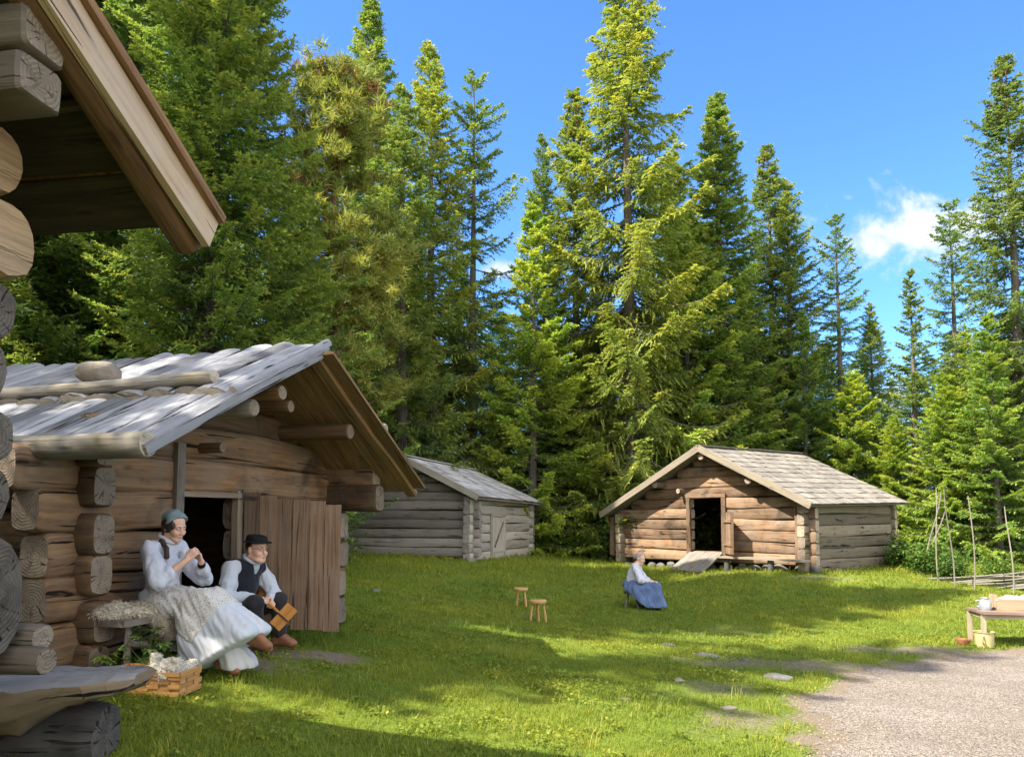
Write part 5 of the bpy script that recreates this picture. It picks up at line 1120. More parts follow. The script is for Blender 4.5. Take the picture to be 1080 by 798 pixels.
# ------------------------------------------------------------------ smooth bodies grown from distance fields
class Field:
    def __init__(s, lo, hi, h):
        s.lo = np.array(lo, float); s.h = h; s.n = np.ceil((np.array(hi) - s.lo) / h).astype(int) + 1; s.F = np.full(s.n, .25, np.float32)
        s.ax = [s.lo[i] + h * np.arange(s.n[i]) for i in range(3)]
    def _sl(s, lo, hi):
        a = np.clip(np.floor((np.asarray(lo) - s.lo) / s.h).astype(int), 0, s.n); b = np.clip(np.ceil((np.asarray(hi) - s.lo) / s.h).astype(int) + 1, 0, s.n)
        return tuple(slice(i, j) for i, j in zip(a, b))
    def _pts(s, sl): return np.stack(np.meshgrid(*[s.ax[i][sl[i]] for i in range(3)], indexing='ij'), -1)
    def _mix(s, sl, d, k, sub=False):
        a = s.F[sl]
        if a.size == 0: return
        if sub: d = -d; h = np.clip(.5 - .5 * (d - a) / k, 0, 1); s.F[sl] = a * h + d * (1 - h) + k * h * (1 - h) if False else np.maximum(a, d) + np.maximum(k - np.abs(a - d), 0) ** 2 / (4 * k)
        else: s.F[sl] = np.minimum(a, d) - np.maximum(k - np.abs(a - d), 0) ** 2 / (4 * k)
    def cap(s, p0, p1, r0, r1=None, k=.02, sub=False, flat=None):
        r1 = r0 if r1 is None else r1; p0 = np.asarray(p0, float); p1 = np.asarray(p1, float); m = max(r0, r1) + k + 3 * s.h + .02
        sl = s._sl(np.minimum(p0, p1) - m, np.maximum(p0, p1) + m); P = s._pts(sl) - p0; ab = p1 - p0
        t = np.clip((P @ ab) / (ab @ ab + 1e-12), 0, 1); d = np.linalg.norm(P - t[..., None] * ab, axis=-1) - (r0 + (r1 - r0) * t); s._mix(sl, d.astype(np.float32), k, sub)
    def ell(s, c, rad, rot=None, k=.02, sub=False):
        c = np.asarray(c, float); rad = np.asarray(rad, float); m = rad.max() + k + 3 * s.h + .02; sl = s._sl(c - m, c + m); P = s._pts(sl) - c
        if rot is not None: P = P @ np.asarray(rot)      # columns of rot are the ellipsoid axes
        q = np.linalg.norm(P / rad, axis=-1); g = np.linalg.norm(P / rad ** 2, axis=-1) + 1e-9; d = q * (q - 1) / g; d = np.where(q < .05, -rad.min(), d); s._mix(sl, d.astype(np.float32), k, sub)
    def half(s, p, n, k=.01):
        """keep only the side the normal points away from"""
        n = unit(n); d = np.zeros(s.F.shape, np.float32)
        for i in range(3): d = d + ((s.ax[i] - p[i]) * n[i]).reshape([-1 if j == i else 1 for j in range(3)]).astype(np.float32)
        s.F = np.maximum(s.F, d) + np.maximum(k - np.abs(s.F - d), 0) ** 2 / (4 * k)
    def noise(s, amp, freq, seed, stretch=(1, 1, 1)):
        r = np.random.default_rng(seed); X, Y, Z = [a.reshape([-1 if j == i else 1 for j in range(3)]) * stretch[i] for i, a in enumerate(s.ax)]; o = np.zeros(s.F.shape, np.float32)
        for f, a in ((1, 1.), (1.9, .55), (3.7, .3)):
            for _ in range(3):
                v = unit(r.normal(size=3)) * freq * f; o += (a / 2.2 * np.sin(X * v[0] + Y * v[1] + Z * v[2] + r.random() * 6.28 + .8 * np.sin((X * v[1] - Y * v[2] + Z * v[0]) * .7))).astype(np.float32)
        s.F = s.F + amp * o
    def folds(s, amp, freq, seed, along):
        """cloth folds that run along one direction"""
        r = np.random.default_rng(seed); al = unit(along); X, Y, Z = [a.reshape([-1 if j == i else 1 for j in range(3)]) for i, a in enumerate(s.ax)]; o = np.zeros(s.F.shape, np.float32)
        for f, a in ((1, 1.), (1.7, .6), (2.9, .35)):
            for _ in range(2):
                v = r.normal(size=3); v = v - al * (v @ al); v = unit(v); v = (v + al * r.normal() * .10) * freq * f; u = al * freq * .12
                o += (a / 1.6 * np.sin(X * v[0] + Y * v[1] + Z * v[2] + r.random() * 6.28 + 1.2 * np.sin(X * u[0] + Y * u[1] + Z * u[2] + r.random() * 6))).astype(np.float32)
        s.F = s.F + amp * o
    def mesh(s, name, mat, parent=None):
        F = s.F; Sg = F < 0; nx, ny, nz = F.shape; c = np.zeros((nx - 1, ny - 1, nz - 1), np.int8); offs = [(i, j, k) for i in (0, 1) for j in (0, 1) for k in (0, 1)]
        for i, j, k in offs: c += Sg[i:nx - 1 + i, j:ny - 1 + j, k:nz - 1 + k]
        act = (c > 0) & (c < 8); I = np.argwhere(act); pos = np.zeros((len(I), 3)); cnt = np.zeros(len(I))
        for a in offs:
            for ax in range(3):
                if a[ax]: continue
                b = list(a); b[ax] = 1; fa = F[I[:, 0] + a[0], I[:, 1] + a[1], I[:, 2] + a[2]]; fb = F[I[:, 0] + b[0], I[:, 1] + b[1], I[:, 2] + b[2]]; cr = (fa < 0) != (fb < 0); t = np.where(cr, fa / np.where(cr, fa - fb, 1), 0)
                p = np.tile(np.array(a, float), (len(I), 1)); p[:, ax] = t; pos += p * cr[:, None]; cnt += cr
        V = (I + pos / cnt[:, None]) * s.h + s.lo; vid = np.full(act.shape, -1, np.int64); vid[act] = np.arange(len(I)); Q = []
        for ax in range(3):
            o1, o2 = (ax + 1) % 3, (ax + 2) % 3; sa = [slice(None)] * 3; sb = [slice(None)] * 3; sa[ax] = slice(0, -1); sb[ax] = slice(1, None); ch = Sg[tuple(sa)] != Sg[tuple(sb)]; E = np.argwhere(ch)
            E = E[(E[:, o1] > 0) & (E[:, o2] > 0) & (E[:, o1] < F.shape[o1] - 1) & (E[:, o2] < F.shape[o2] - 1)]
            if len(E) == 0: continue
            def g(d1, d2): q = E.copy(); q[:, o1] -= d1; q[:, o2] -= d2; return vid[q[:, 0], q[:, 1], q[:, 2]]
            q = np.stack([g(1, 1), g(0, 1), g(0, 0), g(1, 0)], 1); flip = ~Sg[E[:, 0], E[:, 1], E[:, 2]]; q[flip] = q[flip][:, ::-1]; Q.append(q)
        Q = np.concatenate(Q); Q = Q[(Q >= 0).all(1)]
        return fast_mesh(name, V, Q, mat, None, parent, smooth=True)
def rotm(yaw=0, pitch=0, roll=0): return np.array((Matrix.Rotation(yaw, 3, 'Z') @ Matrix.Rotation(pitch, 3, 'Y') @ Matrix.Rotation(roll, 3, 'X')))
def head(f, c, Rm, s=1., fem=False):
    jw = .84 if fem else 1.
    def T(p): return np.asarray(c) + Rm @ (np.asarray(p, float) * s)
    E = lambda p, r, k=.012, sub=False: f.ell(T(p), np.asarray(r) * s, Rm, k, sub)
    E((-.012, 0, .032), (.098, .076, .090)); E((.028, 0, -.040), (.066, .060 * jw, .078), .03); f.cap(T((.070, .012 * jw, -.100)), T((.070, -.012 * jw, -.100)), .021 * s * jw, k=.03)
    f.cap(T((-.02, .055 * jw, -.06)), T((.05, .035 * jw, -.092)), .022 * s * jw, .018 * s * jw, k=.03); f.cap(T((-.02, -.055 * jw, -.06)), T((.05, -.035 * jw, -.092)), .022 * s * jw, .018 * s * jw, k=.03)
    for y in (-1, 1):
        E((.060, .038 * y, -.032), (.032, .026, .028), .02); E((.097, .030 * y, .006), (.016, .019, .012), .012, True); f.cap(T((.084, .014 * y, .026)), T((.076, .046 * y, .022)), .010 * s * (.75 if fem else 1.), k=.012)
        E((.081, .030 * y, .005), (.014, .014, .012), .004); E((-.008, .079 * y, -.008), (.022, .009, .031), .008)
    f.cap(T((.092, 0, .010)), T((.112 - (.006 if fem else 0), 0, -.030)), .0085 * s * jw, .0125 * s * jw, k=.012)
    for y in (-1, 1): E((.100, .011 * y, -.033), (.010, .008, .007), .006)
    E((.090, 0, -.060), (.011, .024, .0065), .006); E((.088, 0, -.072), (.011, .021, .0070), .006); E((.101, 0, -.0662), (.010, .026, .0022), .003, True)
    return T
def face_bits(T, Rm, par, s=1.):
    for y in (-1, 1):
        f = Field(T((.09, .03 * y, .005)) - .03, T((.09, .03 * y, .005)) + .03, .003); f.ell(T((.0865, .030 * y, .004)), np.array([.0095, .0095, .006]) * s, Rm, .002); f.mesh('eye', M['eye'], par)
        f = Field(T((.09, .03 * y, .03)) - .04, T((.09, .03 * y, .03)) + .04, .003); f.cap(T((.0955, .014 * y, .026)), T((.0865, .046 * y, .026)), .004 * s, .0028 * s, k=.003); f.mesh('eyebrow', M['brow'], par)
    f = Field(T((.09, 0, -.066)) - .035, T((.09, 0, -.066)) + .035, .003); f.ell(T((.0905, 0, -.0605)), np.array([.0112, .0215, .0052]) * s, Rm, .003); f.ell(T((.0885, 0, -.0715)), np.array([.0112, .0185, .0058]) * s, Rm, .003); f.ell(T((.103, 0, -.0662)), np.array([.008, .026, .0018]) * s, Rm, .002, True); f.mesh('lips', M['lip'], par)
def hand(f, wr, fwd, nrm, side, curl, s=1., spread=.05, thumb=.7):
    """wr wrist, fwd palm direction, nrm out of the palm side, side +1: thumb lies towards cross(fwd,nrm)"""
    fwd = unit(fwd); nrm = unit(np.asarray(nrm) - fwd * (np.asarray(nrm) @ fwd)); lat = np.cross(fwd, nrm) * side; wr = np.asarray(wr, float)
    kn = [wr + fwd * .084 * s + lat * q * s for q in (.030, .010, -.011, -.030)]
    for q, p in zip((.020, .007, -.007, -.019), kn): f.cap(wr + lat * q * s + fwd * .01 * s, p, .0125 * s, .0105 * s, k=.010)
    for i, (L, r) in enumerate(((.074, .0088), (.082, .009), (.076, .0086), (.060, .0076))):
        a = 0.; p = kn[i]; d0 = unit(fwd + lat * spread * (1.5 - i))
        for j, (q, cv) in enumerate(((.45, .8), (.31, 1.1), (.24, .8))):
            a += curl[i] * cv; d = d0 * math.cos(a) + nrm * math.sin(a); p2 = p + d * L * q * s; f.cap(p, p2, r * (1 - .08 * j) * s, r * (.93 - .1 * j) * s, k=.0035); p = p2
    p = wr + lat * .022 * s + fwd * .022 * s; d = unit(fwd * .65 + lat * .75 + nrm * .35); p2 = p + d * .042 * s; f.cap(p, p2, .0135 * s, .0105 * s, k=.01); d = unit(d * (1 - thumb * .5) + fwd * .3 + nrm * thumb * .6 - lat * thumb * .25); p3 = p2 + d * .032 * s; f.cap(p2, p3, .0105 * s, .0095 * s, k=.004); d = unit(d + nrm * .35 * thumb - lat * .2); f.cap(p3, p3 + d * .026 * s, .0095 * s, .0075 * s, k=.004)
def foot(f, ank, fwd, s=1., r=.034, up=(0, 0, 1)):
    fwd = unit(fwd); up = unit(np.asarray(up, float) - fwd * (np.asarray(up, float) @ fwd)); ank = np.asarray(ank, float); heel = ank - fwd * .045 - up * .045; toe = ank + fwd * .145 - up * .058
    f.cap(ank, heel, r, r * .92, k=.02); f.cap(heel, toe - fwd * .03, r * .9, r * .85, k=.02); f.cap(ank + fwd * .02, toe - fwd * .02, r * .95, r * .75, k=.025); f.cap(toe - fwd * .03, toe, r * .85, r * .6, k=.015)
def build_body(J, hR, h=.006, bounds=None, hands=(), neckr=.05, s=1., feet=True, fr=.034, fem=False):
    f = Field(*bounds, h); T = head(f, J['head'], hR, s, fem)
    f.cap(J['neck'], np.asarray(J['head']) + hR @ np.array([-.022, 0, -.05]), neckr, neckr * .92, k=.03); f.cap(J['chest'], J['neck'], .09, .055, k=.06)
    f.cap(J['pelvis'], J['chest'], .115, .105, k=.08)
    for sd in 'RL':
        f.cap(J['neck'], J['sho' + sd], .045, .05, k=.05); f.cap(J['sho' + sd], J['elb' + sd], .048, .038, k=.03); f.cap(J['elb' + sd], J['wr' + sd], .037, .025, k=.02)
        f.cap(J['hip' + sd], J['kne' + sd], .08, .055, k=.05); f.cap(J['kne' + sd], J['ank' + sd], .052, .034, k=.03)
        if feet: foot(f, J['ank' + sd], J['toe' + sd], r=fr, up=J.get('fup' + sd, (0, 0, 1)))
    for a in hands: hand(f, *a)
    return f, T
# ---- seated woman in front of the shed (local x = the way she faces, y = her left)
def woman_front():
    P = sh(.44, .45, 0); gzp = .30; rz = R(-17.45)
    J = dict(pelvis=(-.02, 0, .50), chest=(-.045, 0, .80), neck=(-.005, 0, .995), head=(.075, -.005, 1.125), shoR=(-.02, -.165, .935), shoL=(-.01, .165, .935), elbR=(.14, -.235, .70), elbL=(.20, .20, .70),
             wrR=(.275, -.085, .865), wrL=(.295, .055, .835), hipR=(.03, -.09, .50), hipL=(.03, .09, .50), kneR=(.44, -.09, .52), kneL=(.44, .09, .56), ankR=(.62, -.05, .10), ankL=(.845, .03, .285), toeR=(1, -.15, -.1), toeL=(1, -.1, -.1))
    J = {k: np.array(v, float) for k, v in J.items()}; hR = rotm(R(-8), R(20), R(4))
    hands = [(J['wrR'], (.5, .45, .75), (-.35, .75, -.3), 1, (.75, .8, .85, .9), .92, .03, .8), (J['wrL'], (-.05, -.35, .9), (-.3, -.8, .25), -1, (.8, .85, .9, .95), .92, .03, .8)]
    f, T = build_body(J, hR, .0055, ((-.30, -.36, -.03), (1.12, .36, 1.34)), hands, .044, .95, fem=True)
    b = f.mesh('person', M['skin']); b.location = (P[0], P[1], gzp); b.rotation_euler = (0, 0, rz); tag(b, 'woman in white blouse, teal headscarf and long pale skirt sitting against the shed wall', 'person'); face_bits(T, hR, b, .95)
    # hair: dark braid and hairline under the scarf
    g = Field((-.2, -.2, .75), (.26, .2, 1.32), .006); g.ell(T((-.02, 0, .02)), (.092, .080, .085), hR, .01); g.half(T((.05, 0, .0)), hR @ np.array([1, 0, -.15]), .004); g.cap(T((-.05, -.045, -.05)), T((-.02, -.075, -.135)), .026, .022, k=.02); bq = [T((-.02, -.075, -.135)), J['neck'] + np.array([.035, -.085, .012]), J['neck'] + np.array([.085, -.095, -.045]), J['chest'] + np.array([.135, -.098, .085])]
    for p_, q_ in zip(bq[:-1], bq[1:]): g.cap(p_, q_, .021, .019, k=.012); g.noise(.004, 60, 3, (1, 1, .4)); g.mesh('hair', M['hair_dark'], b)
    # headscarf
    g = Field((-.2, -.2, .95), (.28, .2, 1.34), .0055); g.ell(T((-.010, 0, .046)), (.110, .088, .092), hR, .01); g.cap(T((-.07, 0, .02)), T((-.13, 0, -.04)), .06, .022, k=.04); g.cap(T((-.12, 0, -.03)), T((-.165, .01, -.11)), .022, .008, k=.02); g.half(T((.0, 0, .030)), hR @ np.array([1.05, 0, -1.]), .006); g.noise(.003, 42, 4); g.folds(.0035, 70, 14, (.8, 0, .4)); g.mesh('headscarf', M['scarf'], b)
    # blouse
    g = Field((-.34, -.40, .38), (.46, .38, 1.06), .006); g.cap(J['pelvis'] + np.array([-.01, 0, .06]), J['chest'], .128, .118, k=.05); g.ell(J['chest'] + np.array([.05, 0, .0]), (.085, .12, .10), None, .04); g.cap(J['chest'], J['neck'] + np.array([0, 0, -.045]), .10, .06, k=.05)
    g2 = []
    for sd, yy in (('R', -1), ('L', 1)):
        g.cap(J['neck'] + np.array([0, 0, -.025]), J['sho' + sd] + np.array([0, 0, .01]), .068, .066, k=.045); mid = J['sho' + sd] * .45 + J['elb' + sd] * .55; g.cap(J['sho' + sd], mid, .062, .082, k=.018); g.cap(mid, J['elb' + sd], .080, .068, k=.02); e2 = J['elb' + sd] + (J['wr' + sd] - J['elb' + sd]) * (.34 if sd == 'R' else .55); g.cap(J['elb' + sd], e2, .066, .050, k=.015); g.cap(e2 - unit(J['wr' + sd] - J['elb' + sd]) * .02, e2, .056, k=.008)
    g.noise(.005, 24, 5, (1, 1, .5)); g.folds(.006, 48, 15, (.45, 0, -1)); g.noise(.002, 110, 16, (1, 1, .5)); g.half((0, 0, .44), (0, 0, -1), .02); g.cap(J['neck'] + np.array([0, 0, .0]), J['neck'] + np.array([.02, 0, .10]), .056, k=.012, sub=True); g.half(J['neck'] + np.array([0, 0, .055]), (.30, 0, 1), .01)
    g.cap(J['neck'] + np.array([.075, 0, .02]), J['neck'] + np.array([.14, 0, -.10]), .03, .012, k=.01, sub=True); g.mesh('blouse', M['linen'], b)
    g = Field(J['neck'] - np.array([.14, .14, .08]), J['neck'] + np.array([.16, .14, .12]), .005); ring = [J['neck'] + np.array([.054 * math.cos(a) + .018, .058 * math.sin(a), .040 - .030 * math.cos(a)]) for a in np.linspace(.3, 5.98, 17)]
    for p, q in zip(ring[:-1], ring[1:]): g.cap(p, q, .011, k=.006); g.cap(p + (p - J['neck']) * .22 - np.array([0, 0, .018]), q + (q - J['neck']) * .22 - np.array([0, 0, .018]), .012, k=.02)
    g.mesh('collar', M['linen'], b)
    # skirt: falls from the lap over the crossed shins to a slanting hem
    def skirt(g, o=0.):
        g.cap((-.06, 0, .49), (.02, 0, .49), .155 + o, .16 + o, k=.05); g.ell((-.02, 0, .55), (.15 + o, .15 + o, .10 + o), None, .05)
        for y in (-.09, .0, .09): g.cap((.02, y, .50), (.43, y * .95, .53), .11 + o, .085 + o, k=.05)
        for u in np.linspace(0, 1, 8):
            for y in (-.13 + .06 * u, .0, .10): g.cap((.34 + .10 * u, y * .8, .47 + .05 * u), (.40 + .43 * u, y * 1.15 - .02, .00 + .30 * u), .085 + o, .090 + o, k=.05)
    g = Field((-.30, -.42, -.06), (1.12, .36, .74), .008); skirt(g); g.folds(.011, 26, 21, (.75, .0, -.75)); g.folds(.004, 70, 22, (.7, .1, -.8)); g.half((.44, 0, .02), (.60, 0, -1), .03); g.half((0, 0, .015), (0, 0, -1), .01); g.half((.95, 0, .2), (1, 0, .3), .03); sk = g.mesh('skirt', M['skirt_white'], b)
    g = Field((-.30, -.44, .1), (.80, .38, .74), .008); skirt(g, .010); g.folds(.011, 26, 21, (.75, .0, -.75)); g.folds(.004, 70, 22, (.7, .1, -.8)); g.half((-.10, 0, 0), (-1, 0, .15), .01); g.half((.30, -.2, .335), (-.55, .0, -1), .012); g.half((.575, 0, .45), (1, .0, -.55), .012); g.half((0, .28, 0), (0, 1, 0)); g.mesh('apron', M['apron'], b)
    g = Field((.35, -.24, -.06), (1.0, .2, .4), .008); g.cap((.60, -.04, .30), (.70, -.03, .05), .07, .09, k=.05); g.cap((.55, .05, .26), (.74, .05, .05), .08, .085, k=.05); g.folds(.009, 50, 31, (.4, 0, -1)); g.half((0, 0, .03), (0, 0, -1), .01); g.mesh('petticoat', M['petticoat'], b)
    for sd in 'RL':
        g = Field(J['ank' + sd] - np.array([.12, .12, .14]), J['ank' + sd] + np.array([.24, .14, .12]), .005); foot(g, J['ank' + sd], J['toe' + sd], r=.039, up=J.get('fup' + sd, (0, 0, 1))); g.half(J['ank' + sd] + np.array([.0, 0, .015]), (-.3, 0, 1), .01); g.mesh('shoe', M['leather'], b)
    w_ = J['wrL'] + (J['elbL'] - J['wrL']) * .12; g = Field(w_ - .06, w_ + .06, .004); g.cap(w_ - unit(J['elbL'] - J['wrL']) * .006, w_ + unit(J['elbL'] - J['wrL']) * .006, .0315, k=.003); g.mesh('bracelet', M['black'], b)
    return b
# ---- the man behind her on the doorstep
def man_front():
    x, y = at(243, 600, 7.25)[:2]; z0 = gz(x, y) ; rz = R(-22)
    J = dict(pelvis=(0, 0, .30), chest=(.15, 0, .60), neck=(.235, 0, .765), head=(.315, -.01, .895), shoR=(.16, -.18, .715), shoL=(.21, .17, .715), elbR=(.20, -.27, .47), elbL=(.34, .215, .46), wrR=(.40, -.10, .455), wrL=(.43, .045, .44),
             hipR=(.03, -.09, .28), hipL=(.03, .09, .28), kneR=(.43, -.17, .40), kneL=(.43, .17, .40), ankR=(.48, -.15, .08), ankL=(.48, .15, .08), toeR=(1, -.15, 0), toeL=(1, .15, 0))
    J = {k: np.array(v, float) for k, v in J.items()}; hR = rotm(R(-8), R(3), R(0))
    hands = [(J['wrR'], (.75, .55, -.25), (.1, .5, -.8), 1, (.5, .55, .6, .65), 1., .05, .6), (J['wrL'], (.85, -.45, -.3), (-.1, -.7, -.6), -1, (.6, .65, .7, .75), 1., .04, .6)]
    f, T = build_body(J, hR, .006, ((-.22, -.46, -.02), (.78, .42, 1.08)), hands, .054, 1.02, fr=.04)
    b = f.mesh('person', M['skin']); b.location = (x, y, z0); b.rotation_euler = (0, 0, rz); tag(b, 'man in black hat and black vest sitting in the shed doorway with a wool carder', 'person'); face_bits(T, hR, b, 1.02)
    g = Field((.1, -.2, .75), (.55, .2, 1.08), .006); g.ell(T((-.022, 0, .03)), (.097, .081, .088), hR, .01); g.half(T((.022, 0, .02)), hR @ np.array([1, 0, -.25]), .004); g.half(T((0, 0, -.055)), hR @ np.array([0, 0, -1.]), .01); g.ell(T((.0, .085, -.01)), (.03, .03, .035), hR, .005, True); g.ell(T((.0, -.085, -.01)), (.03, .03, .035), hR, .005, True); g.mesh('hair', M['hair_dark'], b)
    g = Field((.08, -.22, .86), (.60, .2, 1.10), .0055); g.cap(T((-.03, 0, .085)), T((.01, 0, .085)), .085, k=.01); g.half(T((0, 0, .128)), hR @ np.array([.1, 0, 1.]), .012); g.half(T((0, 0, .062)), hR @ np.array([0, 0, -1.]), .004); g.ell(T((.012, 0, .066)), (.148, .122, .009), hR, .012); g.noise(.002, 30, 4); g.mesh('hat', M['black'], b)
    for q in (-1, 1):      # round wire glasses
        mb = MB(); pts = [T((.103 - .004 * abs(math.cos(a)), .031 * q + .021 * math.cos(a), .003 + .017 * math.sin(a))) for a in np.linspace(0, 2 * math.pi, 15)]; tube(mb, pts, [.0017] * 15, 5); tube(mb, [T((.098, .052 * q, .008)), T((.03, .078 * q, .012)), T((-.01, .082 * q, .008))], [.0016] * 3, 5)
        if q > 0: tube(mb, [T((.104, -.010, .006)), T((.110, 0, .011)), T((.104, .010, .006))], [.0017] * 3, 5)
        mb.build('glasses', M['iron'], b)
    g = Field((-.22, -.50, .2), (.68, .46, .86), .0065); g.cap(J['pelvis'], J['chest'], .135, .122, k=.05); g.cap(J['chest'], J['neck'] + np.array([0, 0, -.035]), .105, .062, k=.05)
    for sd in 'RL':
        g.cap(J['neck'] + np.array([0, 0, -.02]), J['sho' + sd] + np.array([0, 0, .01]), .070, .066, k=.045); mid = (J['sho' + sd] + J['elb' + sd]) / 2; g.cap(J['sho' + sd], mid, .064, .076, k=.018); g.cap(mid, J['elb' + sd], .076, .064, k=.02); g.cap(J['elb' + sd], J['elb' + sd] + (J['wr' + sd] - J['elb' + sd]) * .86, .062, .040, k=.02)
    g.noise(.005, 24, 6, (1, 1, .5)); g.folds(.006, 48, 16, (.3, 0, -1)); g.noise(.002, 110, 17, (1, 1, .5)); g.cap(J['neck'], J['neck'] + np.array([.03, 0, .10]), .058, k=.015, sub=True); g.half(J['neck'] + np.array([.02, 0, .045]), (.35, 0, 1), .01); g.mesh('shirt', M['linen_gray'], b)
    g = Field(J['neck'] - np.array([.14, .14, .08]), J['neck'] + np.array([.18, .14, .12]), .005); ring = [J['neck'] + np.array([.062 * math.cos(a) + .022, .064 * math.sin(a), .046 - .034 * math.cos(a)]) for a in np.linspace(.3, 5.98, 17)]
    for p, q in zip(ring[:-1], ring[1:]): g.cap(p, q, .011, k=.006); g.cap(p + (p - J['neck']) * .2 - np.array([0, 0, .018]), q + (q - J['neck']) * .2 - np.array([0, 0, .018]), .011, k=.02)
    g.mesh('collar', M['linen_gray'], b)
    g = Field((-.22, -.26, .2), (.46, .26, .84), .0065); g.cap(J['pelvis'] + np.array([0, 0, .03]), J['chest'], .160, .152, k=.05); g.cap(J['chest'], J['neck'] + np.array([-.0, 0, -.04]), .137, .080, k=.05); g.cap(J['neck'] + np.array([-.0, -.04, -.03]), J['shoR'] + np.array([.012, .055, .012]), .080, .086, k=.04); g.cap(J['neck'] + np.array([-.0, .04, -.03]), J['shoL'] + np.array([.012, -.055, .012]), .080, .086, k=.04)
    g.half((0, -.148, .6), (0, -1, .05), .01); g.half((0, .148, .6), (0, 1, .05), .01); g.cap(J['neck'] + np.array([.13, 0, .05]), J['chest'] + np.array([.19, 0, -.06]), .078, .03, k=.01, sub=True); g.cap(J['neck'], J['neck'] + np.array([.03, 0, .10]), .066, k=.012, sub=True); g.half(J['neck'] + np.array([.0, 0, .04]), (.3, 0, 1), .01); g.noise(.003, 40, 8); g.mesh('vest', M['vest'], b)
    g = Field((-.25, -.32, .0), (.66, .32, .52), .009); g.ell((-.0, 0, .28), (.16, .18, .13), None, .04)
    for sd in 'RL': g.cap(J['hip' + sd], J['kne' + sd], .105, .08, k=.05); g.cap(J['kne' + sd], J['ank' + sd] + np.array([0, 0, .02]), .08, .06, k=.03)
    g.noise(.008, 20, 9); g.half((0, 0, .06), (0, 0, -1), .01); g.mesh('trousers', M['trouser'], b)
    for sd in 'RL':
        g = Field(J['ank' + sd] - np.array([.12, .14, .1]), J['ank' + sd] + np.array([.24, .14, .12]), .006); foot(g, J['ank' + sd], J['toe' + sd], r=.045); g.mesh('shoe', M['leather'], b)
    return b, J
